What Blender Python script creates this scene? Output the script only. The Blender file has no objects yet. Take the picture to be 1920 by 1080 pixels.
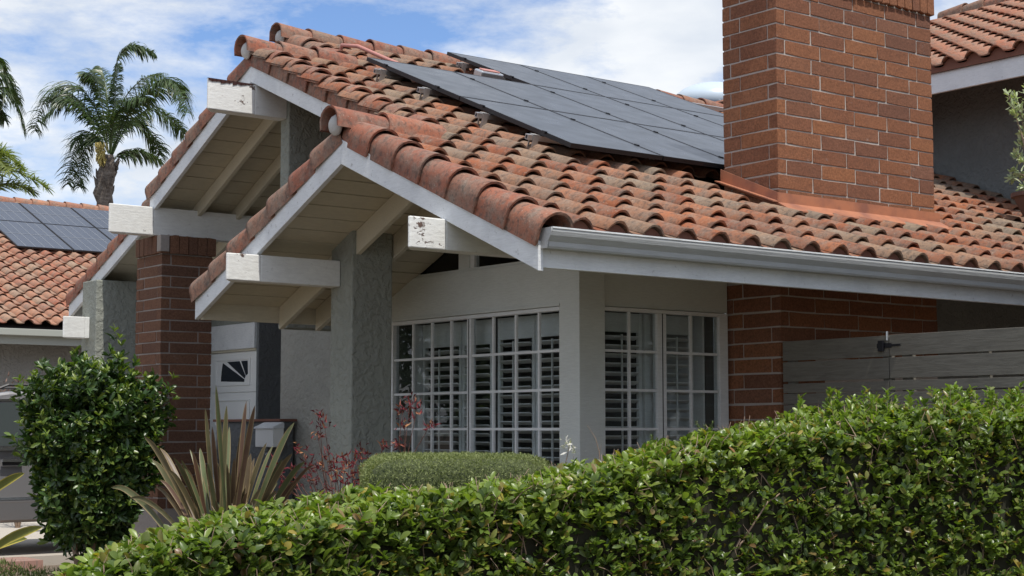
import bpy, bmesh, math, random
import numpy as np
from mathutils import Vector, Matrix
random.seed(7); rng = np.random.default_rng(7)
scene = bpy.context.scene
COL = scene.collection
# ------------------------------------------------------------------ camera
FPX = 2980.0
CAMLOC = Vector((0.0, 0.0, 1.4))
PITCH = math.atan(263 / FPX); HEAD = math.radians(52.45)
fwh = Vector((math.cos(HEAD), math.sin(HEAD), 0)); RT = Vector((math.sin(HEAD), -math.cos(HEAD), 0))
FW = fwh * math.cos(PITCH) + Vector((0, 0, math.sin(PITCH))); UP = RT.cross(FW)
cam = bpy.data.cameras.new('camera'); co = bpy.data.objects.new('camera', cam); COL.objects.link(co)
cam.sensor_width = 36; cam.lens = FPX / 1920 * 36; cam.clip_start = .1; cam.clip_end = 2000
co.matrix_world = Matrix.Translation(CAMLOC) @ Matrix((RT, UP, -FW)).transposed().to_4x4()
scene.camera = co
# ------------------------------------------------------------------ world, sun, exposure
SUN = Vector((-0.03, -0.42, 0.905)).normalized()      # towards the sun
el = math.asin(SUN.z)
w = bpy.data.worlds.new('World'); scene.world = w; w.use_nodes = True
nt = w.node_tree; nt.nodes.clear()
N = nt.nodes.new; Lk = nt.links.new
out = N('ShaderNodeOutputWorld'); bg = N('ShaderNodeBackground'); bg.inputs[1].default_value = 0.10
sky = N('ShaderNodeTexSky'); sky.sky_type = 'NISHITA'; sky.sun_disc = False
sky.sun_elevation = el; sky.sun_rotation = math.atan2(SUN.x, SUN.y)
sky.air_density = 1.0; sky.dust_density = .6; sky.ozone_density = 2.2
tc = N('ShaderNodeTexCoord'); sep = N('ShaderNodeSeparateXYZ'); Lk(tc.outputs['Generated'], sep.inputs[0])
def wmath(op, a, b=None):
    n = N('ShaderNodeMath'); n.operation = op
    for i, v in enumerate((a, b)):
        if v is None: continue
        if isinstance(v, (int, float)): n.inputs[i].default_value = v
        else: Lk(v, n.inputs[i])
    return n.outputs[0]
zc = wmath('ADD', wmath('MAXIMUM', sep.outputs[2], 0.0), .16)
cmb = N('ShaderNodeCombineXYZ')
Lk(wmath('DIVIDE', sep.outputs[0], zc), cmb.inputs[0]); Lk(wmath('DIVIDE', sep.outputs[1], zc), cmb.inputs[1])
cn = N('ShaderNodeTexNoise'); cn.inputs['Scale'].default_value = 6.2; cn.inputs['Detail'].default_value = 9
cn.inputs['Roughness'].default_value = .62; cn.inputs['Distortion'].default_value = .08
mp = N('ShaderNodeMapping'); mp.inputs['Location'].default_value = (3.3, 1.2, 0); mp.inputs['Scale'].default_value = (1, 1, 2.7); Lk(tc.outputs['Generated'], mp.inputs[0]); Lk(mp.outputs[0], cn.inputs['Vector'])
cr = N('ShaderNodeValToRGB'); cr.color_ramp.elements[0].position = .35; cr.color_ramp.elements[1].position = .55
Lk(cn.outputs[0], cr.inputs[0])
cn2 = N('ShaderNodeTexNoise'); cn2.inputs['Scale'].default_value = 9.5; cn2.inputs['Detail'].default_value = 7
Lk(mp.outputs[0], cn2.inputs['Vector'])
cc = N('ShaderNodeValToRGB'); cc.color_ramp.elements[0].position = .35; cc.color_ramp.elements[1].position = .7
cc.color_ramp.elements[0].color = (6.0, 6.5, 7.2, 1); cc.color_ramp.elements[1].color = (8.7, 8.8, 8.8, 1)
Lk(cn2.outputs[0], cc.inputs[0])
mx = N('ShaderNodeMix'); mx.data_type = 'RGBA'
Lk(wmath('MULTIPLY', cr.outputs[0], .93), mx.inputs['Factor']); tint = N('ShaderNodeMix'); tint.data_type = 'RGBA'; tint.blend_type = 'MULTIPLY'; tint.inputs['Factor'].default_value = 1; tint.inputs['B'].default_value = (.97, 1.10, 1.34, 1); Lk(sky.outputs[0], tint.inputs['A']); Lk(tint.outputs['Result'], mx.inputs['A']); Lk(cc.outputs[0], mx.inputs['B'])
Lk(mx.outputs['Result'], bg.inputs[0]); Lk(bg.outputs[0], out.inputs[0])
sd = bpy.data.lights.new('sun', 'SUN'); sd.energy = 3.5; sd.angle = math.radians(.6); sd.color = (1, .955, .88)
so = bpy.data.objects.new('sun', sd); COL.objects.link(so)
so.rotation_euler = (-SUN).to_track_quat('-Z', 'Y').to_euler()
vs = scene.view_settings; vs.view_transform = 'Standard'; vs.look = 'None'; vs.exposure = 0.28; vs.gamma = 1; vs.use_curve_mapping = False

# ------------------------------------------------------------------ object helpers
def setp(o, label=None, cat=None, group=None, kind=None):
    if label: o['label'] = label
    if cat: o['category'] = cat
    if group: o['group'] = group
    if kind: o['kind'] = kind
    return o
def link(name, me, parent=None):
    o = bpy.data.objects.new(name, me); COL.objects.link(o)
    if parent is not None:
        o.parent = parent
        if parent.type == 'EMPTY': o.matrix_parent_inverse = Matrix.Translation(-parent.location)
    return o
def thing(name, label, cat, loc, group=None):
    o = bpy.data.objects.new(name, None); COL.objects.link(o); o.location = loc; o.empty_display_size = .3
    return setp(o, label, cat, group)
class MB:
    def __init__(s): s.v = []; s.f = []
    def add(s, vs_, fs_):
        b = len(s.v); s.v += [tuple(p) for p in vs_]; s.f += [tuple(b + i for i in f) for f in fs_]; return s
    def box(s, x0, x1, y0, y1, z0, z1):
        return s.add([(x0,y0,z0),(x1,y0,z0),(x1,y1,z0),(x0,y1,z0),(x0,y0,z1),(x1,y0,z1),(x1,y1,z1),(x0,y1,z1)],
            [(0,3,2,1),(4,5,6,7),(0,1,5,4),(1,2,6,5),(2,3,7,6),(3,0,4,7)])
    def prism(s, pts, ax, lo, hi):
        """pts: 2-D polygon (for ax 'x' pts are y,z; 'y' are x,z; 'z' are x,y) swept lo..hi"""
        n = len(pts)
        def P(p, t): return (t, p[0], p[1]) if ax == 'x' else ((p[0], t, p[1]) if ax == 'y' else (p[0], p[1], t))
        vs_ = [P(p, lo) for p in pts] + [P(p, hi) for p in pts]
        fs_ = [tuple(range(n)), tuple(reversed(range(n, 2*n)))] + [(i, i+n, (i+1) % n + n, (i+1) % n) for i in range(n)]
        return s.add(vs_, fs_)
    def tube(s, pts, rad, n=8, cap=True):
        pts = [Vector(p) for p in pts]; b = len(s.v)
        if not isinstance(rad, (list, tuple)): rad = [rad] * len(pts)
        for i, p in enumerate(pts):
            d = (pts[min(i+1, len(pts)-1)] - pts[max(i-1, 0)]).normalized()
            a = d.cross(Vector((0, 0, 1)) if abs(d.z) < .95 else Vector((1, 0, 0))).normalized(); c = d.cross(a)
            for k in range(n):
                t = 2*math.pi*k/n; s.v.append(tuple(p + (a*math.cos(t) + c*math.sin(t)) * rad[i]))
        for i in range(len(pts)-1):
            for k in range(n):
                k2 = (k+1) % n; s.f.append((b+i*n+k, b+i*n+k2, b+(i+1)*n+k2, b+(i+1)*n+k))
        if cap:
            s.f.append(tuple(b+k for k in range(n))); s.f.append(tuple(b+(len(pts)-1)*n+k for k in reversed(range(n))))
        return s
    def mesh(s, name, m=None, smooth=False, fix=True):
        me = bpy.data.meshes.new(name); me.from_pydata(s.v, [], s.f)
        if fix:
            bm = bmesh.new(); bm.from_mesh(me); bmesh.ops.recalc_face_normals(bm, faces=bm.faces); bm.to_mesh(me); bm.free()
        if m: me.materials.append(m)
        if smooth: me.polygons.foreach_set('use_smooth', [True]*len(me.polygons))
        return me
    def build(s, name, m, parent=None, smooth=False, bevel=0, fix=True):
        o = link(name, s.mesh(name, m, smooth, fix), parent)
        if bevel:
            bv = o.modifiers.new('bevel', 'BEVEL'); bv.width = bevel; bv.segments = 2; bv.limit_method = 'ANGLE'
        return o
def box(name, m, parent, *a, bevel=0): return MB().box(*a).build(name, m, parent, bevel=bevel)
def np_mesh(name, V, Q, m, smooth=False):
    me = bpy.data.meshes.new(name); V = np.asarray(V, np.float32); Q = np.asarray(Q, np.int32); k = Q.shape[1]
    me.vertices.add(len(V)); me.vertices.foreach_set('co', V.ravel())
    me.loops.add(Q.size); me.loops.foreach_set('vertex_index', Q.ravel())
    me.polygons.add(len(Q)); me.polygons.foreach_set('loop_start', np.arange(0, Q.size, k, dtype=np.int32))
    try: me.polygons.foreach_set('loop_total', np.full(len(Q), k, np.int32))
    except Exception: pass
    if smooth: me.polygons.foreach_set('use_smooth', np.ones(len(Q), bool))
    me.materials.append(m); me.update(); me.validate(); return me
# a photo direction -> a place in the world
def ray(x, y): return (FW*FPX + RT*(x-960) - UP*(y-540)).normalized()
def at_depth(x, y, d): r = ray(x, y); return CAMLOC + r * (d / r.dot(FW))
def onY(x, y, Y): r = ray(x, y); return CAMLOC + r * (Y / r.y)
def onX(x, y, X): r = ray(x, y); return CAMLOC + r * (X / r.x)
def proj(P):
    v = Vector(P) - CAMLOC; z = v.dot(FW); return 960 + FPX*v.dot(RT)/z, 540 - FPX*v.dot(UP)/z, z

# ------------------------------------------------------------------ materials
class NT:
    def __init__(s, name):
        s.m = bpy.data.materials.new(name); s.m.use_nodes = True; s.t = s.m.node_tree
        s.b = s.t.nodes['Principled BSDF']; s.pos = None
    def n(s, t, **k):
        x = s.t.nodes.new(t)
        for a, v in k.items(): setattr(x, a, v)
        return x
    def l(s, a, b): s.t.links.new(a, b)
    def P(s, stretch=None):
        if s.pos is None: s.pos = s.n('ShaderNodeNewGeometry')
        o = s.pos.outputs['Position']
        if stretch:
            mpn = s.n('ShaderNodeMapping'); mpn.inputs['Scale'].default_value = stretch; s.l(o, mpn.inputs[0]); o = mpn.outputs[0]
        return o
    def noise(s, sc, det=4, rough=.55, stretch=None, dist=0):
        x = s.n('ShaderNodeTexNoise'); x.inputs['Scale'].default_value = sc; x.inputs['Detail'].default_value = det
        x.inputs['Roughness'].default_value = rough; x.inputs['Distortion'].default_value = dist; s.l(s.P(stretch), x.inputs['Vector']); return x.outputs[0]
    def ramp(s, f, stops):
        x = s.n('ShaderNodeValToRGB'); r = x.color_ramp
        while len(r.elements) < len(stops): r.elements.new(.5)
        for e, (p, c) in zip(r.elements, stops):
            e.position = p; e.color = (c, c, c, 1) if isinstance(c, (int, float)) else (*c, 1)
        s.l(f, x.inputs[0]); return x.outputs[0]
    def mix(s, f, a, b, mode='MIX'):
        x = s.n('ShaderNodeMix', data_type='RGBA', blend_type=mode)
        for inp, v in ((x.inputs['Factor'], f), (x.inputs['A'], a), (x.inputs['B'], b)):
            if isinstance(v, (int, float)): inp.default_value = v
            elif isinstance(v, tuple): inp.default_value = (*v, 1)
            else: s.l(v, inp)
        return x.outputs['Result']
    def math(s, op, a, b):
        x = s.n('ShaderNodeMath', operation=op)
        for i, v in enumerate((a, b)):
            if isinstance(v, (int, float)): x.inputs[i].default_value = v
            else: s.l(v, x.inputs[i])
        return x.outputs[0]
    def rnd(s):   # differs per object and per loose piece
        g = s.n('ShaderNodeNewGeometry'); o = s.n('ShaderNodeObjectInfo')
        return s.math('FRACT', s.math('ADD', g.outputs['Random Per Island'], o.outputs['Random']), 0)
    def col(s, c): s.l(c, s.b.inputs['Base Color']) if not isinstance(c, tuple) else setattr(s.b.inputs['Base Color'], 'default_value', (*c, 1)); return s
    def bump(s, h, st=.3, d=.01):
        x = s.n('ShaderNodeBump'); x.inputs['Strength'].default_value = st; x.inputs['Distance'].default_value = d
        s.l(h, x.inputs['Height']); s.l(x.outputs[0], s.b.inputs['Normal']); return s
    def rough(s, r):
        if isinstance(r, (int, float)): s.b.inputs['Roughness'].default_value = r
        else: s.l(r, s.b.inputs['Roughness'])
        return s
    def spec(s, v): s.b.inputs['Specular IOR Level'].default_value = v; return s
def tile_mat(name, stops, dirt=.55):
    t = NT(name); base = t.ramp(t.rnd(), stops)
    big = t.noise(9, 5, .62); fine = t.noise(60, 3, .6)
    c = t.mix(t.ramp(big, [(.42, 0.), (.72, .8)]), base, (.22, .185, .15))
    c = t.mix(t.math('MULTIPLY', t.ramp(t.noise(23, 6, .7), [(.50, 0.), (.62, 1.)]), dirt), c, (.075, .062, .055))
    c = t.mix(t.math('MULTIPLY', t.ramp(t.noise(40, 4, .7), [(.60, 0.), (.70, 1.)]), .5), c, (.42, .36, .30))
    c = t.mix(.35, c, t.mix(1., c, t.ramp(fine, [(.3, .55), (.7, 1.3)]), 'MULTIPLY'))
    t.col(c).rough(.85).spec(.25).bump(t.mix(.5, fine, big), .5, .006); return t.m
TERRA = [(0, (.34,.122,.058)), (.2, (.25,.088,.048)), (.4, (.31,.16,.095)), (.56, (.27,.20,.14)), (.74, (.38,.135,.062)), (.88, (.24,.185,.135)), (1, (.30,.11,.055))]
M_tile = tile_mat('terracotta_weathered', TERRA, .6)
M_rake = tile_mat('terracotta_rake', [(0, (.31,.115,.07)), (.4, (.26,.10,.066)), (.7, (.26,.15,.105)), (1, (.34,.13,.078))], .6)
M_nbtile = tile_mat('terracotta_neighbour', [(0, (.38,.14,.085)), (.3, (.42,.21,.13)), (.6, (.34,.15,.10)), (.8, (.38,.27,.19)), (1, (.40,.17,.10))], .4)
M_uptile = tile_mat('terracotta_upper', [(0, (.36,.14,.085)), (.4, (.40,.20,.13)), (.7, (.33,.18,.12)), (1, (.40,.16,.095))], .3)
def wood_paint(name, c, dark, wear=.5, stretch=(1, 1, 6), rough=.55, grime=0.0):
    t = NT(name); g = t.noise(14, 6, .65, stretch); blotch = t.noise(3.2, 5, .6)
    k = t.mix(t.math('MULTIPLY', t.ramp(blotch, [(.45, 0.), (.75, 1.)]), wear), c, dark)
    k = t.mix(.25, k, t.mix(1., k, t.ramp(g, [(.35, .7), (.65, 1.12)]), 'MULTIPLY'))
    if grime: k = t.mix(t.math('MULTIPLY', t.ramp(t.noise(26, 6, .75), [(.60, 0.), (.68, 1.)]), grime), k, (.16, .14, .13))
    t.col(k).rough(rough).spec(.35).bump(g, .35, .008); return t.m
M_white = wood_paint('white_painted_board', (.74,.755,.765), (.56,.575,.595), .7, grime=.5)
M_beam = wood_paint('white_painted_beam', (.76,.76,.73), (.64,.63,.59), .4, (1, 1, 4), grime=.25)
def peeling():
    t = NT('peeling_white_paint'); g = t.noise(16, 6, .7, (1, 1, 3)); pe = t.ramp(t.noise(4.2, 8, .7, (1, 1, 1.8)), [(.60, 0.), (.615, 1.)])
    k = t.mix(pe, t.mix(t.ramp(g, [(.4, 0.), (.7, 1.)]), (.78,.78,.75), (.66,.65,.62)), t.mix(t.noise(60, 3), (.07,.035,.03), (.20,.14,.11)))
    t.col(k).rough(.6).bump(t.mix(.5, g, pe), .6, .012); return t.m
M_peel = peeling()
M_soffit = wood_paint('cream_soffit', (.56,.51,.39), (.44,.41,.33), .5, (1, 5, 5))
M_rafter = wood_paint('cream_rafter', (.60,.55,.43), (.46,.43,.35), .5, (1, 5, 5))
M_header = wood_paint('grey_white_trim', (.67,.69,.65), (.58,.60,.56), .4, (1, 1, 9), .6)
M_sash = wood_paint('white_sash', (.80,.81,.80), (.68,.69,.69), .4)
M_shutter = wood_paint('shutter_white', (.84,.83,.80), (.78,.77,.74), .2)
M_gutter = wood_paint('white_metal_gutter', (.45,.46,.46), (.38,.39,.39), .5, (.5, 4, 4), .35)
def stucco(name, c, c2):
    t = NT(name); a = t.noise(4, 4); v = t.n('ShaderNodeTexNoise'); v.inputs['Scale'].default_value = 17; v.inputs['Detail'].default_value = 5; v.inputs['Roughness'].default_value = .55; v.inputs['Distortion'].default_value = .35; t.l(t.P(), v.inputs['Vector'])
    r = t.ramp(v.outputs[0], [(.42, 0.), (.50, .35), (.56, .9), (.62, 1.)])
    k = t.mix(a, c, c2); k = t.mix(.3, k, t.mix(1., k, t.ramp(t.noise(1.3, 5), [(.3, .6), (.7, 1.2)]), 'MULTIPLY'))
    t.col(k).rough(.9).spec(.2).bump(r, .6, .014); return t.m
M_stucco = stucco('stucco_grey_green', (.26,.27,.235), (.315,.325,.285))
M_stucco2 = stucco('stucco_light', (.46,.445,.39), (.36,.35,.31))
M_stuccod = stucco('stucco_slate', (.135,.142,.145), (.165,.172,.172))
M_stuccou = stucco('stucco_upper', (.20,.205,.20), (.24,.245,.235))
def brick_mat(name, stops, d=.5):
    t = NT(name); base = t.ramp(t.rnd(), stops); n1 = t.noise(55, 6, .8); n2 = t.noise(12, 5, .6, (1, 1, 2))
    k = t.mix(.6, base, t.mix(1., base, t.ramp(n1, [(.35, .35), (.65, 1.55)]), 'MULTIPLY'))
    k = t.mix(t.math('MULTIPLY', t.ramp(n2, [(.5, 0.), (.75, 1.)]), .3), k, (.09,.045,.035))
    k = t.mix(t.math('MULTIPLY', t.ramp(t.noise(7, 6, .75), [(.64, 0.), (.72, 1.)]), .45), k, (.34,.27,.24))
    t.col(k).rough(.92).spec(.2).bump(n1, .8, .008); return t.m
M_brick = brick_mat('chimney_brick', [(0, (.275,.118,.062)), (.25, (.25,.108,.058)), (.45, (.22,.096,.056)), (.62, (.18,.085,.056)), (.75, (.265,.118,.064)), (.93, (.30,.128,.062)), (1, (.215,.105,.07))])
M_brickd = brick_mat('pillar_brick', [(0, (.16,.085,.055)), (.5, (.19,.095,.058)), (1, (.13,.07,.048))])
t = NT('mortar'); t.col(t.mix(t.noise(30), (.40,.35,.31), (.52,.47,.43))).rough(.95).bump(t.noise(60), .6, .006); M_mortar = t.m
t = NT('mortar_dark'); t.col(t.mix(t.noise(30), (.25,.215,.19), (.36,.325,.30))).rough(.95); M_mortard = t.m
t = NT('mortar_white'); t.col(t.mix(t.noise(18, 6, .7), (.42,.41,.39), (.60,.59,.57))).rough(.95).bump(t.noise(30), .6, .01); M_plug = t.m
t = NT('copper_flashing'); t.col(t.mix(t.ramp(t.noise(6, 5), [(.4, 0.), (.7, 1.)]), (.42,.17,.09), (.25,.105,.07))).rough(.55); M_flash = t.m
t = NT('closure_brown'); t.col(t.mix(t.noise(12), (.15,.062,.042), (.22,.095,.062))).rough(.9); M_closure = t.m
t = NT('underlay_dark'); t.col((.03,.026,.024)).rough(.95); M_under = t.m
def plain(name, c, r=.6, metal=0, sp=.5):
    t = NT(name); t.col(tuple(c)).rough(r).spec(sp); t.b.inputs['Metallic'].default_value = metal; return t.m
M_pane_cell = plain('panel_glass', (.016,.021,.032), .13, 0, .9)
t = NT('panel_glass'); t.col(t.mix(t.noise(2.2, 5), (.038,.044,.053), (.043,.050,.060))).rough(t.ramp(t.noise(5, 5), [(.3, .26), (.7, .36)])).spec(.5); M_solar = t.m
t = NT('neighbour_cells'); t.col(t.mix(t.noise(.9), (.022,.030,.050), (.035,.045,.07))).rough(.22).spec(.8); M_cell = t.m
M_frameblk = plain('panel_frame_black', (.012,.012,.014), .45)
M_line = plain('panel_busbar', (.17,.185,.21), .5)
M_alu = plain('aluminium', (.62,.63,.64), .38, .9)
M_galv = plain('bracket_steel', (.42,.40,.38), .5, .6)
M_pink = plain('pink_conduit', (.45,.20,.17), .6)
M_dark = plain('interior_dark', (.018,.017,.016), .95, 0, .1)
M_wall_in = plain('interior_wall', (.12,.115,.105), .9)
def glass(name, tint=(.9,.95,.97), r=.0, base=.045):
    m = bpy.data.materials.new(name); m.use_nodes = True; t = m.node_tree; t.nodes.clear()
    o = t.nodes.new('ShaderNodeOutputMaterial'); tr = t.nodes.new('ShaderNodeBsdfTransparent'); g = t.nodes.new('ShaderNodeBsdfGlossy')
    tr.inputs[0].default_value = (*tint, 1); g.inputs['Roughness'].default_value = r
    fr = t.nodes.new('ShaderNodeFresnel'); fr.inputs[0].default_value = 1.5; x = t.nodes.new('ShaderNodeMixShader')
    gm = t.nodes.new('ShaderNodeNewGeometry'); mu = t.nodes.new('ShaderNodeMath'); mu.operation = 'MULTIPLY_ADD'; mu.inputs[1].default_value = -1; mu.inputs[2].default_value = 1; t.links.new(gm.outputs['Backfacing'], mu.inputs[0]); mv = t.nodes.new('ShaderNodeMath'); mv.operation = 'MULTIPLY'; t.links.new(fr.outputs[0], mv.inputs[0]); t.links.new(mu.outputs[0], mv.inputs[1]); t.links.new(mv.outputs[0], x.inputs[0]); t.links.new(tr.outputs[0], x.inputs[1]); t.links.new(g.outputs[0], x.inputs[2]); t.links.new(x.outputs[0], o.inputs[0]); return m
M_glass = glass('window_glass', (.86,.89,.90))
M_carglass = plain('car_glass', (.05,.06,.06), .05, 0, 1.0)
def leaf_mat(name, stops, rough=.32, trans=.3, spec=.5, under=None):
    t = NT(name); c = t.ramp(t.rnd(), stops); c = t.mix(.35, c, t.mix(1., c, t.ramp(t.noise(7, 3), [(.3, .55), (.7, 1.4)]), 'MULTIPLY'))
    t.col(c).rough(rough).spec(spec)
    if trans:
        tl = t.n('ShaderNodeBsdfTranslucent'); t.l(t.mix(1., c, (1.3, 1.5, .5), 'MULTIPLY'), tl.inputs[0])
        x = t.n('ShaderNodeMixShader'); x.inputs[0].default_value = trans; o = t.t.nodes['Material Output']
        t.l(t.b.outputs[0], x.inputs[1]); t.l(tl.outputs[0], x.inputs[2]); t.l(x.outputs[0], o.inputs[0])
    return t.m
M_hedge = leaf_mat('hedge_leaf', [(0, (.10,.16,.03)), (.25, (.17,.24,.042)), (.45, (.045,.085,.022)), (.66, (.16,.215,.042)), (.82, (.075,.12,.028)), (.91, (.22,.23,.065)), (.95, (.22,.13,.065)), (.992, (.40,.34,.06)), (1, (.30,.14,.07))], .34, .36, .45)
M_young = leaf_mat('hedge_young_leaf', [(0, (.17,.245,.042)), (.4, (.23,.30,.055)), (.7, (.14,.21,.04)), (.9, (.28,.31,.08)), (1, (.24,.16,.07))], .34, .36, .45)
M_sprig = leaf_mat('sprig_leaf', [(0, (.16,.24,.045)), (.5, (.22,.29,.06)), (.8, (.12,.20,.04)), (1, (.30,.24,.09))], .32, .35)
M_bush = leaf_mat('bush_leaf', [(0, (.032,.068,.018)), (.35, (.052,.10,.024)), (.7, (.04,.078,.022)), (.88, (.11,.165,.032)), (1, (.16,.20,.04))], .34, .18, .5)
M_bushyoung = leaf_mat('bush_young_leaf', [(0, (.12,.19,.03)), (1, (.19,.24,.04))], .35, .3)
M_grey = leaf_mat('grey_green_foliage', [(0, (.21,.245,.10)), (.5, (.27,.30,.13)), (1, (.15,.185,.07))], .6, .2, .2)
M_feather = leaf_mat('feathery_green', [(0, (.09,.14,.05)), (1, (.15,.20,.07))], .6, .3, .2)
M_ground = leaf_mat('ground_cover', [(0, (.09,.13,.04)), (.6, (.13,.18,.055)), (1, (.20,.21,.09))], .7, .2, .2)
M_palm = leaf_mat('palm_leaflet', [(0, (.05,.085,.028)), (.5, (.075,.12,.035)), (.8, (.035,.06,.028)), (1, (.14,.16,.06))], .38, .2, .5)
M_palmy = leaf_mat('palm_leaflet_yellow', [(0, (.22,.26,.07)), (.5, (.30,.33,.11)), (1, (.14,.18,.06))], .45, .3)
M_red = leaf_mat('red_flower', [(0, (.10,.015,.02)), (.6, (.17,.025,.035)), (.85, (.26,.09,.06)), (1, (.50,.26,.12))], .6, .08, .2)
M_white_fl = leaf_mat('white_flower', [(0, (.62,.60,.55)), (1, (.72,.70,.66))], .6, .2, .2)
M_oliveleaf = leaf_mat('silver_leaf', [(0, (.40,.46,.28)), (.5, (.50,.54,.36)), (1, (.30,.38,.16))], .5, .25, .3)
M_tree = leaf_mat('unseen_tree_leaf', [(0, (.03,.06,.016)), (1, (.05,.09,.025))], .5, .15, .3)
t = NT('twig_bark'); t.col(t.mix(t.noise(25, 5), (.20,.13,.085), (.36,.27,.20))).rough(.9); M_twig = t.m
t = NT('bark'); t.col(t.mix(t.noise(14, 6, .7, (1, 1, 3)), (.10,.075,.055), (.22,.18,.145))).rough(.95).bump(t.noise(20, 5), .6, .03); M_bark = t.m
t = NT('palm_trunk_bark'); t.col(t.mix(t.ramp(t.noise(5, 6, .7, (1, 1, 2.5)), [(.35, 0.), (.65, 1.)]), (.085,.062,.048), (.24,.20,.165))).rough(.95).bump(t.noise(9, 6, .7), .8, .06); M_ptrunk = t.m
def blade_mat(name, a, b, c):
    t = NT(name); uvn = t.n('ShaderNodeUVMap'); sp = t.n('ShaderNodeSeparateXYZ'); t.l(uvn.outputs[0], sp.inputs[0])
    e = t.ramp(sp.outputs[0], [(.0, 0.), (.08, 0.), (.16, 1.), (.84, 1.), (.92, 0.), (1., 0.)])
    k = t.mix(e, b, t.mix(t.ramp(t.rnd(), [(.2, 0.), (.8, 1.)]), a, c)); k = t.mix(.4, k, t.mix(1., k, t.ramp(t.noise(18, 4, .6, (1, 1, .3)), [(.3, .5), (.7, 1.4)]), 'MULTIPLY'))
    t.col(k).rough(.45).spec(.4); return t.m
M_phorm = blade_mat('bronze_blade', (.115,.062,.038), (.235,.175,.085), (.10,.12,.048))
M_phorm2 = blade_mat('variegated_blade', (.13,.15,.035), (.52,.44,.09), (.17,.18,.04))

# ------------------------------------------------------------------ SETTING: ground
t = NT('soil_ground'); t.col(t.mix(t.noise(3, 6), (.10,.075,.055), (.19,.15,.115))).rough(.95).bump(t.noise(30), .5, .02); M_soil = t.m
setp(box('ground', M_soil, None, -150, 250, -150, 250, -.4, 0), kind='structure')
t = NT('driveway_concrete'); t.col(t.mix(t.noise(5, 6), (.40,.36,.31), (.50,.46,.40))).rough(.9).bump(t.noise(60), .3, .004); M_conc = t.m
t = NT('driveway_paver'); bk = t.n('ShaderNodeTexBrick'); t.l(t.P(), bk.inputs['Vector'])
bk.inputs['Scale'].default_value = 4; bk.inputs['Color1'].default_value = (.36,.21,.17,1); bk.inputs['Color2'].default_value = (.30,.19,.16,1); bk.inputs['Mortar'].default_value = (.22,.17,.14,1)
t.col(bk.outputs[0]).rough(.9); M_paver = t.m
DRIVE_Y0 = 15.4
setp(box('driveway', M_conc, None, -14, 9.4, DRIVE_Y0 + .55, 25.6, -.2, .10), kind='structure')
setp(box('driveway_edge', M_paver, None, -14, 6.0, DRIVE_Y0, DRIVE_Y0 + .546, -.2, .104), kind='structure')
setp(box('path', M_conc, None, 9.41, 9.44, 22, 22.1, -.2, .02), kind='structure')

# ------------------------------------------------------------------ HOUSE
m = 5/12; TH = math.atan(m)
X1, Y1 = 5.95, 9.77        # front gable
X2, Y2 = 6.80, 12.75       # middle gable
X3, Y3 = 7.85, 14.05       # main ridge
XE = 15.0                  # wall of the upper storey
EAVE = 7.50
def pl(y): return m*y - .5176             # tile pan plane of the big slope
def dk(y): return pl(y) - .09             # roof deck top
house = thing('house', 'one-storey stucco house with three stepped tiled gables, brick chimney and tall upper storey at right', 'house', (9, 12, 0))
# slopes: (ridge y, ridge deck z, slope)
Z1, Z2, Z3 = dk(Y1), dk(Y2), dk(Y3)
L1 = (Z1 - 2.46) / (12.07 - Y1); L2 = .475; L3 = .418
E1, E2, E3 = 12.07, 15.0, 19.5
def slab(mb, y0, z0, y1, z1, x0, x1, th=.03):
    mb.prism([(y0, z0), (y1, z1), (y1, z1-th), (y0, z0-th)], 'x', x0, x1)
# roof decks
mb = MB()
slab(mb, EAVE+.01, dk(EAVE+.01), Y1, Z1, X1+.045, X2+.3); slab(mb, EAVE+.01, dk(EAVE+.01), Y2, Z2, X2+.3, X3+.3, .031); slab(mb, EAVE+.01, dk(EAVE+.01), Y3, Z3, X3+.3, 16.5, .032)
slab(mb, Y1, Z1, Y2, Z2, X2+.045, X2+.3, .029); slab(mb, Y2, Z2, Y3, Z3, X3+.045, X3+.3, .028)
front = mb.build('roof', M_under, house)
mb = MB(); slab(mb, Y1, Z1, E1, Z1-(E1-Y1)*L1, X1+.045, 9.0, .02); roofL1 = mb.build('roof', M_under, house)
mb = MB(); slab(mb, Y2, Z2, E2, Z2-(E2-Y2)*L2, X2+.045, 9.3, .02); roofL2 = mb.build('roof', M_under, house)
mb = MB(); slab(mb, Y3, Z3, E3, Z3-(E3-Y3)*L3, X3+.045, 15.0, .02); roofL3 = mb.build('roof', M_under, house)

# soffit boards: each a part, boards run along X
def soffit(x0, x1, ya, za, yb, zb, w=.19, dz=.034, mat=M_soffit, bow=0):
    L = math.hypot(yb-ya, zb-za); n = max(1, round(L/w)); sl = (zb-za)/(yb-ya)
    for i in range(n):
        a = ya + (yb-ya)*i/n; b = ya + (yb-ya)*(i+1)/n; g = .007*(1 if yb > ya else -1); j = random.uniform(0, .003)
        z = lambda y: za + (y-ya)*sl - dz - j
        MB().prism([(a+g, z(a+g)), (b-g, z(b-g)), (b-g, z(b-g)-.014), (a+g, z(a+g)-.014)], 'x', x0, x1).build('soffit_board', mat, house)
soffit(X1+.045, 7.72, Y1-.02, dk(Y1-.02), EAVE+.05, dk(EAVE+.05))
soffit(X1+.045, 7.72, Y1+.02, Z1-.02*L1, E1-.05, Z1-(E1-.05-Y1)*L1)
soffit(X2+.045, 9.0, Y2+.02, Z2-.02*L2, E2-.05, Z2-(E2-.05-Y2)*L2, .21)
soffit(X2+.3, 9.0, Y2-.02, dk(Y2-.02), Y1+.9, dk(Y1+.9), .21)
soffit(X3+.045, 9.4, 14.4, Z3-(14.4-Y3)*L3, E3-.05, Z3-(E3-.05-Y3)*L3, .6)
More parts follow.
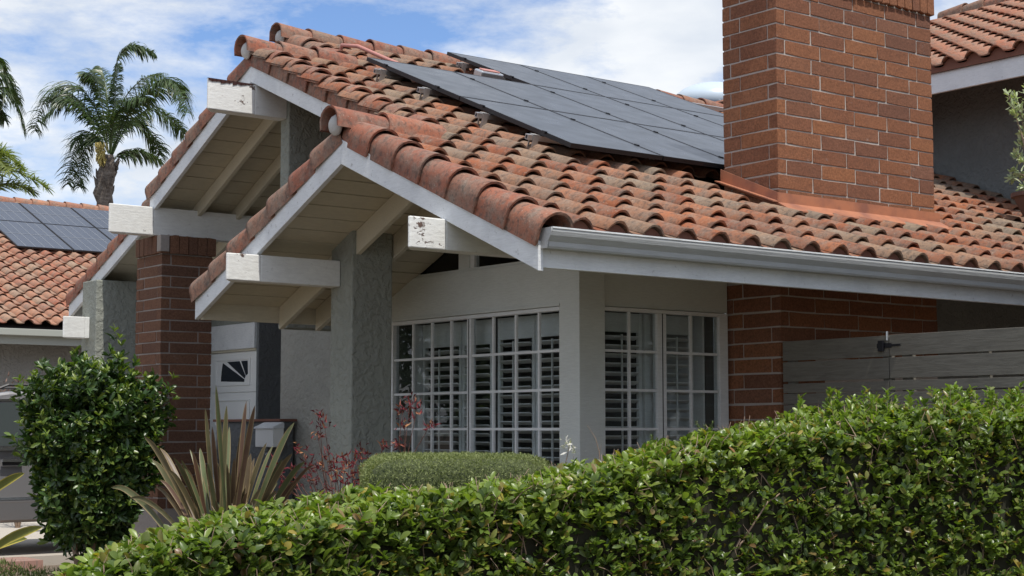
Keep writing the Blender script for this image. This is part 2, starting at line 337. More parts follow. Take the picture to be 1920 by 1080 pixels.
soffit(7.73, 14.9, 9.2, dk(9.2), EAVE+.05, dk(EAVE+.05), .6, mat=M_soffit)
# rafters
def rafter(x, ya, za, yb, zb, dep=.2, dz=.052, w=.045, mat=M_rafter):
    MB().prism([(ya, za-dz), (yb, zb-dz), (yb, zb-dz-dep), (ya, za-dz-dep)], 'x', x, x+w).build('rafter', mat, house, bevel=.004)
z1 = lambda y: Z1-(y-Y1)*L1
for x in (6.71, 7.07):
    rafter(x, Y1, Z1, E1-.06, z1(E1-.06), .19); rafter(x, Y1, Z1, 8.6, dk(8.6), .19)
z2 = lambda y: Z2-(y-Y2)*L2
for x in (7.28, 7.72, 8.16): rafter(x, Y2+.05, z2(Y2+.05), E2-.06, z2(E2-.06), .14)
z3 = lambda y: Z3-(y-Y3)*L3
for x in (8.5, 9.0): rafter(x, 16.5, z3(16.5), E3-.06, z3(E3-.06), .14)
for k in range(10): rafter(9.6+.62*k, 8.6, dk(8.6), EAVE+.06, dk(EAVE+.06), .09)
# rake fascia boards (two per gable), mitred at the peak
def rakes(X, Y, Z, ya, za, yb, zb, h=.155, top=.02):
    for (y, z) in ((ya, za), (yb, zb)):
        if y is None: continue
        e = .0015 if y > Y else -.0015
        MB().prism([(Y+e, Z+top), (y, z+top), (y, z+top-h-.02), (Y+e, Z+top-h-.02)], 'x', X, X+.04).build('fascia', M_white, house, bevel=.003)
rakes(X1, Y1, Z1, EAVE-.02, dk(EAVE-.02), E1, z1(E1), .16)
rakes(X2, Y2, Z2, Y1+.2, dk(Y1+.2), E2-.15, z2(E2-.15), .165)
rakes(X3, Y3, Z3, Y2+.25, dk(Y2+.25), E3, z3(E3), .165)
# eave fascias
MB().prism([(EAVE, dk(EAVE)+.02), (EAVE+.04, dk(EAVE)+.02), (EAVE+.04, 2.372), (EAVE, 2.372)], 'x', X1+.042, 15.8).build('fascia', M_white, house, bevel=.003)
box('fascia', M_rafter, house, X1+.045, 9.0, E1-.05, E1-.01, z1(E1)-.16, z1(E1)+.0, bevel=.003)
box('fascia', M_rafter, house, X2+.045, 9.0, E2-.05, E2-.01, z2(E2)-.14, z2(E2))
box('fascia', M_white, house, X3+.045, 9.4, E3-.04, E3, z3(E3)-.17, z3(E3))
# K-style gutter
gp = [(0, 0), (-.075, 0), (-.082, .012), (-.086, .04), (-.112, .075), (-.120, .100), (-.120, .118), (-.108, .124), (-.104, .118), (-.108, .100), (-.100, .078), (-.076, .042), (-.070, .012), (0, .010)]
gut = MB(); gz = 2.484; GX0, GX1 = X1+.03, 15.7
n = len(gp); drop = -.012
vsg = [(x, EAVE-.003+a, gz+b + (drop if x > 10 else 0)) for x in (GX0, GX1) for a, b in gp]
gut.add(vsg, [(i, i+1, i+1+n, i+n) for i in range(n-1)])
gutter = gut.build('gutter', M_gutter, house, smooth=False)
cap = MB(); cap.prism([(EAVE-.003+a, gz+b) for a, b in [(0, 0), (-.075, 0), (-.086, .04), (-.112, .075), (-.12, .10), (-.12, .124), (0, .124)]], 'x', GX0-.012, GX0-.001)
cap.build('gutter_end_cap', M_gutter, gutter)
box('flange', M_white, gutter, GX0, GX1, EAVE-.128, EAVE-.108, gz+.117, gz+.1265)
for x in (7.3, 9.35, 11.4, 13.4): box('strap', M_gutter, gutter, x, x+.025, EAVE-.106, EAVE-.004, gz+.1265, gz+.131)

# projecting beams, -Y corner reaches x0, end cut slanted
def beam(x0, x1, y0, z0, z1_, w=.14, skew=.10, ex=0, xs=None):
    xs = xs or x0+.28
    a = MB(); a.prism([(x0+.012, y0), (x0, y0+.012), (x0+skew, y0+w), (xs, y0+w), (xs, y0)], 'z', z0, z1_)
    o = a.build('beam_end', M_peel, None, bevel=.008)
    b = MB().box(xs, x1, y0, y0+w, z0, z1_).build('beam', M_beam, house, bevel=.006)
    o.parent = b; return b
beam(5.655, 6.672, 10.95, 2.535, 2.745, xs=X1+.001)
beam(5.66, 7.72, 8.45, 2.56, 2.765, xs=X1+.001)
rb_ = beam(6.325, 7.128, 12.66, 4.225, 4.50, xs=X2+.001)
rt = MB()
for k in range(11):
    a = 6.33+.04*k; rt.add([(a, 12.654, 4.502), (a+.045, 12.654, 4.502), (a+.045, 12.654, 4.502-random.uniform(.008, .035)), (a, 12.654, 4.502-random.uniform(.008, .04)), (a, 12.70, 4.504), (a+.045, 12.70, 4.504)], [(0, 1, 2, 3), (0, 4, 5, 1)])
rt.build('rotten_edge', plain('rotten_wood', (.06, .03, .028), .95, 0, .1), rb_, fix=False)
beam(6.325, 8.9, 14.75, 3.33, 3.615, xs=X2+.001)
beam(7.42, 7.758, 18.6, 2.50, 2.76, xs=7.70)
# columns and walls
def stw(name, mat, *a): return box(name, mat, house, *a, bevel=.012)
stw('stucco_column', M_stucco, 6.675, 7.057, 10.771, 11.10, 0, dk(10.77)*0+z1(10.8)-.035)
stw('stucco_column', M_stucco, 7.76, 8.32, 18.42, 18.85, 0, z3(18.8)-.05)
stw('stucco_wall', M_stucco, 7.13, 9.0, 12.62, 12.78, 2.3, dk(12.62)-.03)
stw('stucco_wall', M_stucco2, 8.6, 8.75, 12.79, 15.35, 0, z2(15.0)-.03)       # pale entry wall, facing the street
stw('stucco_wall', M_stuccod, 9.17, 9.98, 16.9, 16.96, 0, 3.5)
stw('stucco_wall', M_stucco, 7.74, 8.6, 11.83, 12.0, 0, z1(11.9)-.04)
stw('stucco_wall', M_stucco, 9.45, 9.6, 17.0, 17.37, 0, 3.6)
stw('stucco_wall', M_stucco, 9.4, 9.6, 17.38, 21.5, 2.70, 3.0)
stw('stucco_wall', M_stucco, 8.33, 9.39, 18.86, 18.98, 0, z3(18.86)-.05)
stw('stucco_wall', M_stuccou, 11.29, 14.99, 9.25, 9.35, 0, 3.2)
# low entry wall with cap
stw('low_wall', M_stuccod, 8.4, 8.55, 14.95, 16.45, 0, 1.47)
box('wall_cap', M_closure, house, 8.37, 8.58, 14.93, 16.48, 1.472, 1.50, bevel=.004)
# inner masses that keep the rooms dark
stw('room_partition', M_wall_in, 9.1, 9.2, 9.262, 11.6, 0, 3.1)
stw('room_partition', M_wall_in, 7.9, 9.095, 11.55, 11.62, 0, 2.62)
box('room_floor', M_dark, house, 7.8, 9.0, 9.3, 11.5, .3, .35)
# brickwork --------------------------------------------------------
def brick_mesh(seed, rough=1):
    r = random.Random(seed); bm = bmesh.new(); bmesh.ops.create_cube(bm, size=1)
    bmesh.ops.subdivide_edges(bm, edges=[e for e in bm.edges if abs(e.verts[0].co.x-e.verts[1].co.x) > .5], cuts=1)
    for v in bm.verts:
        v.co += Vector((r.uniform(-.006, .006), r.uniform(-.006, .006), r.uniform(-.035, .035)))
    bmesh.ops.bevel(bm, geom=[e for e in bm.edges if e.is_boundary or e.calc_face_angle(0) > .5], offset=.02, segments=1, affect='EDGES')
    me = bpy.data.meshes.new('brick'); bm.to_mesh(me); bm.free(); return me
BR = {}
for mt in (M_brick, M_brickd):
    BR[mt.name] = []
    for k in range(6):
        me = brick_mesh(k); me.materials.append(mt); BR[mt.name].append(me)
def put_brick(parent, mt, x0, x1, y0, y1, z0, z1_):
    o = link('brick', random.choice(BR[mt.name]), parent)
    j = lambda s: random.uniform(-s, s)
    o.location = ((x0+x1)/2 + j(.0015), (y0+y1)/2 + j(.002), (z0+z1_)/2 + j(.0015)); o.scale = (x1-x0, y1-y0, z1_-z0)
    o.rotation_euler = (j(.008), j(.008), j(.006)); return o
def brickwork(parent, mt, x0, x1, y0, y1, z0, nrow, ch, show, jt=.0135, L=.417, D=.095, alt=0):
    """quoined running bond on the -Y and -X faces; show(row)->(front?, side?)"""
    for r in range(nrow):
        za = z0 + r*ch + jt/2; zb = z0 + (r+1)*ch - jt/2; A = (r + alt) % 2 == 0
        sf, ss = show(r, (za+zb)/2)
        if sf:
            xs = [x0 + (D+jt if A else 0)]; first = True
            while xs[-1] < x1-.02: xs.append(min(xs[-1] + (L if not A or first or True else L), x1+jt))
            if len(xs) > 2 and xs[-1]-xs[-2] < .05: xs[-2:] = [x1+jt]
            if sf is not True: xs = xs[:2]
            for a, b in zip(xs[:-1], xs[1:]): put_brick(parent, mt, a, b-jt, y0, y0+D, za, zb)
        if ss:
            ys = [y0 + (0 if A else D+jt)]
            while ys[-1] < y1-.02: ys.append(min(ys[-1]+L, y1+jt))
            if len(ys) > 2 and ys[-1]-ys[-2] < .05: ys[-2:] = [y1+jt]
            for a, b in zip(ys[:-1], ys[1:]): put_brick(parent, mt, x0, x0+D, a, b-jt, za, zb)
CX0, CX1, CY0, CY1 = 9.316, 11.283, 8.639, 9.243
chim = MB().box(CX0+.007, CX1-.007, CY0+.007, CY1-.007, 0, 5.3).build('chimney', M_mortar, house)
ztop = pr_top = onY(1748, 27, CY0).z
CH = .1222; z0c = onX(1458.7, 353.2, CX0).z % CH
def show(r, z):
    return ((3.0 < z < ztop) or (1.9 < z < 2.62) or (2 if .85 < z <= 1.9 else False), (3.0 < z < ztop) or (.85 < z < 2.62))
brickwork(chim, M_brick, CX0, CX1, CY0, CY1, z0c, int((ztop-z0c)/CH)+0, CH, show, alt=0)
rtop = z0c + int((ztop-z0c)/CH)*CH
for k in range(20):           # soldier course round the cap, set proud
    a = CX0 - .03 + k*.1015; put_brick(chim, M_brick, a, a+.091, CY0-.03, CY0+.07, rtop+.005, rtop+.30)
for k in range(6): a = CY0 + .08 + k*.1; put_brick(chim, M_brick, CX0-.03, CX0+.07, a, a+.09, rtop+.005, rtop+.30)
MB().box(CX0-.02, CX1+.02, CY0-.02, CY1+.02, rtop+.31, rtop+.4).build('chimney_cap', M_mortar, chim)
# flashing: front apron, stepped side piece, white mortar bedding
fz = pl(CY0)+.02
fl = MB().prism([(CY0-.16, pl(CY0-.16)+.085), (CY0-.012, fz+.075), (CY0-.012, fz+.165), (CY0-.018, fz+.165), (CY0-.018, fz+.085), (CY0-.16, pl(CY0-.16)+.095)], 'x', CX0-.03, CX1+.05)
flash = fl.build('flashing', M_flash, chim)
MB().prism([(CY0-.02, fz+.05), (CY1+.02, pl(CY1)+.07), (CY1+.02, pl(CY1)+.2), (CY0-.02, fz+.16)], 'x', CX0-.022, CX0-.014).build('flashing', M_flash, chim)
MB().prism([(CY0-.02, fz+.085), (CY1+.02, pl(CY1)+.09), (CY1+.02, pl(CY1)+.1), (CY0-.02, fz+.095)], 'x', CX0-.09, CX0-.02).build('flashing', M_flash, chim)
# brick pillar
PX0, PX1, PY0, PY1 = 6.85, 7.41, 14.65, 15.24
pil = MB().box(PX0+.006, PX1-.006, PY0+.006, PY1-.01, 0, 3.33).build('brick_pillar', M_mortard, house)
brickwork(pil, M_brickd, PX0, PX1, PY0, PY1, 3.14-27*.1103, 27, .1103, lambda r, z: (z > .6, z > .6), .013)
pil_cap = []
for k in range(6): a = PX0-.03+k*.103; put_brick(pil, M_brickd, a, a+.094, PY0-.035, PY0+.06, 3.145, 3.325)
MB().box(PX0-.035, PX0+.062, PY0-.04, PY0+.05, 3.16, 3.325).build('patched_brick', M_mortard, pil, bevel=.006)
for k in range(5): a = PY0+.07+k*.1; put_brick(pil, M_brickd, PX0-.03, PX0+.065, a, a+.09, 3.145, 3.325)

# ------------------------------------------------------------------ tiles
TW, EXPO, TL = .298, .336, .40
def tile_profile(n=9):
    pts = []
    bw = .185
    for i in range(n+1): u = i/n; pts.append((-bw/2 + bw*u, .068*math.sin(math.pi*u)**.75))
    for i in range(1, 5): u = i/4; pts.append((bw/2 + (TW-bw+.02)*u, -.010*math.sin(math.pi*u)))
    return pts
def tile_mesh(mat, seed=0, n=9):
    r = random.Random(seed); p = tile_profile(n); k = len(p); th = .015
    sag = r.uniform(-.003, .003)
    v = [(x, 0, z+.036+.003*r.uniform(-1, 1)) for x, z in p] + [(x*.985, TL, z*.96-.006+sag) for x, z in p]
    v += [(x, .001, z+.036-th) for x, z in p] + [(x, TL*.6, z+.01-th) for x, z in p]
    f = [(i, i+1, k+i+1, k+i) for i in range(k-1)] + [(i+1, i, 2*k+i, 2*k+i+1) for i in range(k-1)] + [(2*k+i, 3*k+i, 3*k+i+1, 2*k+i+1) for i in range(k-1)]
    me = bpy.data.meshes.new('tile'); me.from_pydata(v, [], f); me.materials.append(mat)
    me.polygons.foreach_set('use_smooth', [i < (k-1) for i in range(len(f))]); me.update(); return me
def tile_sets(mat): return [tile_mesh(mat, s) for s in range(5)]
T_main, T_nb, T_up = tile_sets(M_tile), tile_sets(M_nbtile), tile_sets(M_uptile)
def barrel_mesh(mat, seed=0, flange=True, R0=.132, R1=.108, L=.42, ridge=False):
    """half-round cover tile; runs along +Y from its big end (y=0); flange hangs on the -X side"""
    r = random.Random(seed); prof = []
    if flange: prof += [(-1.0, -.78), (-1.0, -.4)]
    for i in range(11):
        a = math.pi*(1 - i/10); prof.append((math.cos(a), math.sin(a)*(.95 if not ridge else .86)))
    if ridge: prof = [(-1.03, -.5)] + prof + [(1.03, -.5)]
    k = len(prof); v = []
    for (y, R, dz) in ((0, R0, .012), (.03, R0*.985, .011), (L, R1, -.012)):
        for (a, b) in prof: v.append((a*R + r.uniform(-.0012, .0012), y + (r.uniform(-.003, .003) if y == 0 else 0), b*R + dz))
    for (y, R, dz) in ((0.002, R0-.017, .012), (L*.7, R1-.017, -.008)):
        for (a, b) in prof: v.append((a*R, y, b*R + dz + (.0 if b > -.1 else .0)))
    f = []
    for s in (0, 1): f += [(s*k+i, s*k+i+1, (s+1)*k+i+1, (s+1)*k+i) for i in range(k-1)]
    f += [(i+1, i, 3*k+i, 3*k+i+1) for i in range(k-1)] + [(3*k+i, 4*k+i, 4*k+i+1, 3*k+i+1) for i in range(k-1)]
    me = bpy.data.meshes.new('rake_tile'); me.from_pydata(v, [], f); me.materials.append(mat)
    me.polygons.foreach_set('use_smooth', [i < 2*(k-1) for i in range(len(f))]); me.update(); return me
B_rake = [barrel_mesh(M_rake, s) for s in range(5)]
B_rakeL = [barrel_mesh(M_rake, 10+s) for s in range(5)]
B_ridge = [barrel_mesh(M_rake, 20+s, False, .125, .105, .44, True) for s in range(5)]
B_nbridge = [barrel_mesh(M_nbtile, 30+s, False, .125, .105, .44, True) for s in range(3)]
def mtx(loc, xa, ya):
    xa = Vector(xa).normalized(); ya = Vector(ya).normalized(); za = xa.cross(ya)
    return Matrix.Translation(loc) @ Matrix((xa, ya, za)).transposed().to_4x4()
def join_stuff(name, items, mat, parent):
    V = []; Q = []; b = 0
    for me, M in items:
        n = len(me.vertices); a = np.empty(n*3, np.float32); me.vertices.foreach_get('co', a); a = a.reshape(-1, 3)
        Mn = np.array(M); V.append(a @ Mn[:3, :3].T + Mn[:3, 3])
        q = np.array([p.vertices[:] for p in me.polygons], np.int32); Q.append(q+b); b += n
    if not V: return
    k = Q[0].shape[1]
    o = link(name, np_mesh(name, np.vstack(V), np.vstack(Q), mat), parent); return setp(o, kind='stuff')
def place_tiles(cands, parent, mat, limit, name='tile'):
    """cands: (score, mesh, matrix) - the largest in view become parts, the rest one joined part"""
    cands.sort(key=lambda c: -c[0])
    for s, me, M in cands[:limit]:
        o = link(name, me, parent); o.matrix_world = M
    join_stuff('tile_field', [(me, M) for s, me, M in cands[limit:]], mat, parent)
jit = lambda s: random.uniform(-s, s)
# main slope; tile axes: x along +X, y up the slope
ysl = Vector((0, math.cos(TH), math.sin(TH)))
PANX = [7.74 + .975*k for k in range(5)] + [12.63, 13.6]; PANY = [9.40, 10.88, 12.36, 13.84]
c = []
for j in range(-1, 34):
    x = 6.255 + TW*j
    if x > XE+.1: break
    top = Y1 if x < X2-.12 else (Y2 if x < X3-.1 else Y3)
    for i in range(22):
        y = EAVE - .055 + i*EXPO*math.cos(TH)
        if y > top - .2: break
        if CX0-.12 < x < CX1+.1 and CY0-.16 < y < CY1+.25: continue
        if x < X1+.2: continue
        p = Vector((x + jit(.004), y + jit(.006)*(i > 0), pl(y) + .012 + jit(.003)))
        px, py, d = proj(p); sc = 1/d
        hid = (PANX[0]+.25 < x and 9.6 < y < 12.2) or (x > 10 and 12 < y < 13.5) or not (-60 < px < 1980) or py < -30 or (x > 9.5 and y > 9.4 and px < 1745)
        if hid: sc -= 1
        c.append((sc, random.choice(T_main), mtx(p, (1, jit(.012), jit(.008)), ysl)))
place_tiles(c, front, M_tile, 300)
def left_slope(x0, x1, Y, Z, E, L, parent, lim=0):
    th = math.atan(L); up = Vector((0, -math.cos(th), math.sin(th))); c = []; j = 0; x = x0
    while x < x1:
        i = 0
        while True:
            y = E + .04 - i*EXPO*math.cos(th)
            if y < Y+.36: break
            c.append((0, random.choice(T_main), mtx(Vector((x, y, Z-(y-Y)*L+.09)), (-1, 0, jit(.008)), up))); i += 1
        x += TW
    place_tiles(c, parent, M_tile, lim)
left_slope(X1+.35, 8.9, Y1, Z1, E1, L1, roofL1); left_slope(X2+.35, 9.2, Y2, Z2, E2, L2, roofL2); left_slope(X3+.35, 11.5, Y3, Z3, E3, L3, roofL3)
# rake tiles
def rake_right(X, ya, yb, parent):
    n = max(1, round((yb-.40-ya)/(EXPO*math.cos(TH)))); st = (yb-.40-ya)/n
    for i in range(n+1):
        y = ya + i*st; o = link('rake_tile', random.choice(B_rake), parent)
        o.matrix_world = mtx(Vector((X+.105+jit(.004), y+jit(.006), pl(y)-.005)), (1, jit(.02), jit(.01)), ysl + Vector((jit(.015), 0, 0)))
def rake_left(X, Y, Z, E, L, parent):
    th = math.atan(L); up = Vector((0, -math.cos(th), math.sin(th))); n = round((E+.05-Y-.40)/(EXPO*math.cos(th))); st = (E+.05-Y-.40)/n
    for i in range(n+1):
        y = E + .05 - i*st      # mirrored so that the flange still hangs on the street side
        o = link('rake_tile', random.choice(B_rakeL), parent)
        Mx = mtx(Vector((X+.105+jit(.004), y, Z-(y-Y)*L+.085)), (-1, jit(.02), jit(.01)), up)
        o.matrix_world = Mx @ Matrix.Diagonal((-1, 1, 1, 1))
rake_right(X1, EAVE-.06, Y1, front); rake_left(X1, Y1, Z1, E1, L1, roofL1)
rake_right(X2, 10.06, Y2, front); rake_left(X2, Y2, Z2, E2-.15, L2, roofL2)
rake_right(X3, 13.1, Y3, front); rake_left(X3, Y3, Z3, E3, L3, roofL3)
def ridge(x0, x1, Y, z, parent, meshes=B_ridge, plug=True, pitch=.375):
    x = x0
    while x < x1:
        o = link('ridge_tile', random.choice(meshes), parent)
        o.matrix_world = mtx(Vector((x, Y+jit(.008), z+jit(.006))), (0, -1, jit(.02)), (1, jit(.012), .01)) @ Matrix.Diagonal((1, pitch/.375, 1, 1)); x += pitch
    if plug:
        u = MB().tube([(x0+.075-.055*math.sin(k*.3), Y, z-.02) for k in range(6)], [.080*math.cos(k*.3) for k in range(6)], 16)
        u.build('ridge_plug', M_plug, parent, smooth=True)
ridge(X1-.10, 6.6, Y1+.02, pl(Y1)+.055, front, pitch=.45); ridge(X2-.10, X3-.15, Y2+.02, pl(Y2)+.055, front); ridge(X3-.08, 15.6, Y3+.02, pl(Y3)+.055, front)
# eave closures under the first course, following the waves
cl = MB(); P = [(x, z) for x, z in tile_profile(9)]
for j in range(0, 32):
    cx = 6.255 + TW*j
    for (a, za), (b, zb) in zip(P[:-1], P[1:]):
        if b > TW-.09 + .02: b = min(b, TW-.0925)
        if b <= a: continue
        y = EAVE-.050; zt = pl(EAVE-.05)+.018
        cl.add([(cx+a, y, dk(EAVE)+.0), (cx+b, y, dk(EAVE)), (cx+b, y, zt+zb), (cx+a, y, zt+za)], [(0, 1, 2, 3)])
cl.build('eave_closure', M_closure, house, fix=False)
# white bedding under the row below the chimney
bd = MB()
for j in range(33):
    x = 6.255 + TW*j
    if CX0-.05 < x < CX1+.1: bd.prism([(CY0-.37, pl(CY0-.37)+.012), (CY0-.1, pl(CY0-.1)+.03), (CY0-.1, pl(CY0-.1)+.05), (CY0-.37, pl(CY0-.37)+.05)], 'x', x+.085, x+.205)
bd.build('mortar_bedding', M_plug, chim)

# ------------------------------------------------------------------ front window (faces the street)
WX = 7.739
def z_rows(top, bot, step=.3005):
    r = [top-step*k for k in range(1, 9)]; return [z for z in r if z > bot+.08]
ZT, ZB = 2.30, .80
hd = box('window_header', M_header, house, WX-.045, WX+.05, 9.415, 11.83, 2.335, 2.70, bevel=.004)
box('drip_mould', M_header, house, WX-.06, WX-.046, 9.40, 11.83, 2.335, 2.352)
box('corner_post', M_header, house, WX-.05, WX+.207, 9.17, 9.412, 0, 2.74, bevel=.005)
box('wall_panel', M_header, house, WX-.02, WX+.1, 9.412, 11.83, .3, .78)
def ppx(px): return onX(px, 700, WX).y
win = MB()
for (ya, yb) in ((9.415, 9.43), (11.745, 11.78)): win.box(WX-.035, WX+.03, ya, yb, ZB-.02, ZT+.02)
win.box(WX-.036, WX+.031, 9.415, 11.78, ZT+.001, ZT+.032); win.box(WX-.036, WX+.031, 9.415, 11.78, ZB-.03, ZB)
window = win.build('window', M_sash, house, bevel=.003)
ym = ppx(884.5)
MB().box(WX-.03, WX+.02, ym-.028, ym+.028, ZB, ZT).build('mullion', M_sash, window, bevel=.003)
MB().box(WX-.034, WX-.028, ym-.003, ym+.003, ZB, ZT).build('mullion_joint', M_dark, window)
for px in (777.6, 813, 849, 928, 970.6, 1014): MB().box(WX-.022, WX-.002, ppx(px)-.011, ppx(px)+.011, ZB, ZT).build('muntin', M_sash, window)
for z in z_rows(ZT-.005, ZB):
    MB().box(WX-.021, WX-.003, 9.43, ym-.028, z-.010, z+.010).build('muntin', M_sash, window); MB().box(WX-.021, WX-.003, ym+.028, 11.745, z-.010, z+.010).build('muntin', M_sash, window)
for a, b in ((9.43, ym-.028), (ym+.028, 11.745)): MB().box(WX+.001, WX+.006, a, b, ZB, ZT).build('pane', M_glass, window)
# clerestory above the header
cy = [onX(p, 500, WX).y for p in (745, 865, 885, 893, 990)]
cl = MB().box(WX-.03, WX+.04, 9.3, 11.8, 2.701, 2.722).build('clerestory_window', M_header, house)
MB().box(WX-.028, WX+.04, cy[2], cy[1], 2.723, 3.25).build('mullion', M_header, cl); MB().box(WX-.02, WX+.03, cy[3]-.0, cy[2]-.004, 2.723, 3.25).build('frame', M_sash, cl)
MB().box(WX+.002, WX+.007, cy[1], 11.8, 2.723, 3.2).build('pane', M_glass, cl); MB().box(WX+.002, WX+.007, 9.3, cy[3], 2.723, 3.2).build('pane', M_glass, cl)

# -Y side window
FY = 9.22
box('corner_trim', M_header, house, WX+.02, 7.955, FY-.02, FY+.06, 0, 2.60, bevel=.004) if False else None
box('wall_panel', M_header, house, 7.947, 9.30, FY-.012, FY+.06, 2.335, 2.66, bevel=.003)
box('wall_panel', M_header, house, 7.947, 9.30, FY-.012, FY+.06, .3, .78)
def fpx(px): return onY(px, 700, FY).x
sw = MB(); sw.box(fpx(1345), 9.285, FY-.03, FY+.04, ZB-.02, ZT+.03); sw.box(7.948, fpx(1345)-.001, FY-.029, FY+.04, ZT+.001, ZT+.03); sw.box(7.948, fpx(1345)-.001, FY-.029, FY+.04, ZB-.03, ZB)
side = sw.build('window', M_sash, house, bevel=.003)
xa, xb = fpx(1229), fpx(1246)
MB().box(xa, xb, FY-.025, FY+.03, ZB, ZT).build('mullion', M_sash, side, bevel=.003)
MB().box(fpx(1238), fpx(1238)+.007, FY-.028, FY-.02, ZB, ZT).build('mullion_joint', M_dark, side)
for px in (1177.5, 1293): MB().box(fpx(px)-.011, fpx(px)+.011, FY-.02, FY-.002, ZB, ZT).build('muntin', M_sash, side)
for z in z_rows(ZT-.005, ZB):
    MB().box(7.95, xa, FY-.019, FY-.003, z-.010, z+.010).build('muntin', M_sash, side); MB().box(xb, fpx(1343), FY-.019, FY-.003, z-.010, z+.010).build('muntin', M_sash, side)
for a, b in ((7.95, xa), (xb, fpx(1345))): MB().box(a, b, FY+.001, FY+.006, ZB, ZT).build('pane', M_glass, side)
# plantation shutters
def shutter(axis, base, a, b, rail_t=.16, tilt=-.35, parent=None):
    """frame from a to b along Y (axis 'y', plane x=base) or X (axis 'x', plane y=base)"""
    def B(mb, u0, u1, d0, d1, z0, z1_):
        return mb.box(base+d0, base+d1, u0, u1, z0, z1_) if axis == 'y' else mb.box(u0, u1, base+d0, base+d1, z0, z1_)
    f = MB(); s = .036; B(f, a, a+s, 0, .03, ZB, ZT); B(f, b-s, b, 0, .03, ZB, ZT); B(f, a+s, b-s, .001, .029, ZT-rail_t, ZT); B(f, a+s, b-s, .001, .029, ZB, ZB+.10)
    fr = f.build('shutter', M_shutter, parent, bevel=.002)
    z = ZT-rail_t-.045
    while z > ZB+.12:
        ca, sa = math.cos(tilt)*.034, math.sin(tilt)*.034; p = [(-ca+.015, z-sa-.004), (ca+.015, z+sa-.004), (ca+.015, z+sa+.004), (-ca+.015, z-sa+.004)]
        q = [(base+u, v) for u, v in p]
        l = MB()
        if axis == 'y': l.add([(u, a+s+.003, v) for u, v in q] + [(u, b-s-.003, v) for u, v in q], [(0,1,2,3),(7,6,5,4),(0,4,5,1),(1,5,6,2),(2,6,7,3),(3,7,4,0)])
        else: l.add([(a+s+.003, u, v) for u, v in q] + [(b-s-.003, u, v) for u, v in q], [(0,1,2,3),(7,6,5,4),(0,4,5,1),(1,5,6,2),(2,6,7,3),(3,7,4,0)])
        lo = l.mesh('louver', M_shutter); o = bpy.data.objects.new('louver', lo); COL.objects.link(o); o.parent = parent; z -= .0705
    r = MB(); mid = (a+b)/2; B(r, mid-.006, mid+.006, -.032, -.02, ZB+.14, ZT-rail_t-.02); r.build('tilt_rod', M_shutter, parent)
S0 = WX+.13
for a, b in ((9.44, 9.93), (9.94, 10.43), (10.50, 10.93), (10.94, 11.52)): shutter('y', S0, a, b, .15 + random.uniform(0, .06), -.34, window)
box('jamb', M_shutter, house, WX+.04, WX+.2, 11.53, 11.55, ZB, ZT); 
for a, b in ((7.99, 8.46), (8.60, 9.02)): shutter('x', FY+.10, a, b, .15, -.34, side)
MB().box(9.07, 9.09, FY+.045, FY+.8, ZB, ZT+.1).build('jamb', M_shutter, side)
MB().box(8.47, 8.59, FY+.08, FY+.16, ZB, ZT).build('jamb', M_shutter, side)

# ------------------------------------------------------------------ garage door
GX = 9.4; gy0, gy1 = 17.38, 21.6
gh = box('door_header', M_white, house, GX-.03, GX+.1, gy0, gy1, 2.385, 2.70, bevel=.004)
t = NT('garage_door_white'); t.col(t.mix(t.noise(3), (.76,.76,.73), (.82,.82,.80))).rough(.5); M_gdoor = t.m
gd = box('garage_door', M_gdoor, house, GX+.03, GX+.08, gy0, gy1, .1, 2.384)
MB().box(GX-.01, GX+.02, gy0-.0, gy1, 2.355, 2.384).build('door_stop', M_soffit, gd)
secs = 5; sh = 2.24/4.4; z = 2.35
for s in range(4):
    zt = z - s*sh; MB().box(GX+.012, GX+.03, gy0, gy1, zt-sh+.008, zt).build('door_section', M_gdoor, gd, bevel=.004)
    for k in range(4):
        ya = gy0+.16+k*1.06; yb = ya+.92; zz0, zz1 = zt-sh+.09, zt-.08
        fr = MB()
        for (p, q, r_, u) in ((ya, yb, zz1-.02, zz1), (ya, yb, zz0, zz0+.02), (ya, ya+.02, zz0+.0201, zz1-.0201), (yb-.02, yb, zz0+.0201, zz1-.0201)): fr.box(GX-.002, GX+.013, p, q, r_, u)
        fr.build('door_moulding', M_gdoor, gd, bevel=.003)
        if s == 0:      # sunburst window lights: dark panes with radiating bars, alternating hand
            hub = (ya+.06 if k % 2 == 0 else yb-.06, zz0+.04); sg = 1 if k % 2 == 0 else -1
            for a0, a1 in ((.03, .36), (.44, .86), (.96, 1.50)):
                pts = []
                R = lambda a: min(.72, (zz1-.035-hub[1])/max(math.sin(a), .01))
                for q in range(5): a = a0 + (a1-a0)*q/4; pts.append((hub[0]+sg*R(a)*math.cos(a), hub[1]+R(a)*math.sin(a)))
                for q in (1, 0): a = a0 + (a1-a0)*q; pts.append((hub[0]+sg*.10*math.cos(a), hub[1]+.10*math.sin(a)))
                MB().prism(pts, 'x', GX+.0085, GX+.011).build('door_pane', M_pane_cell, gd)

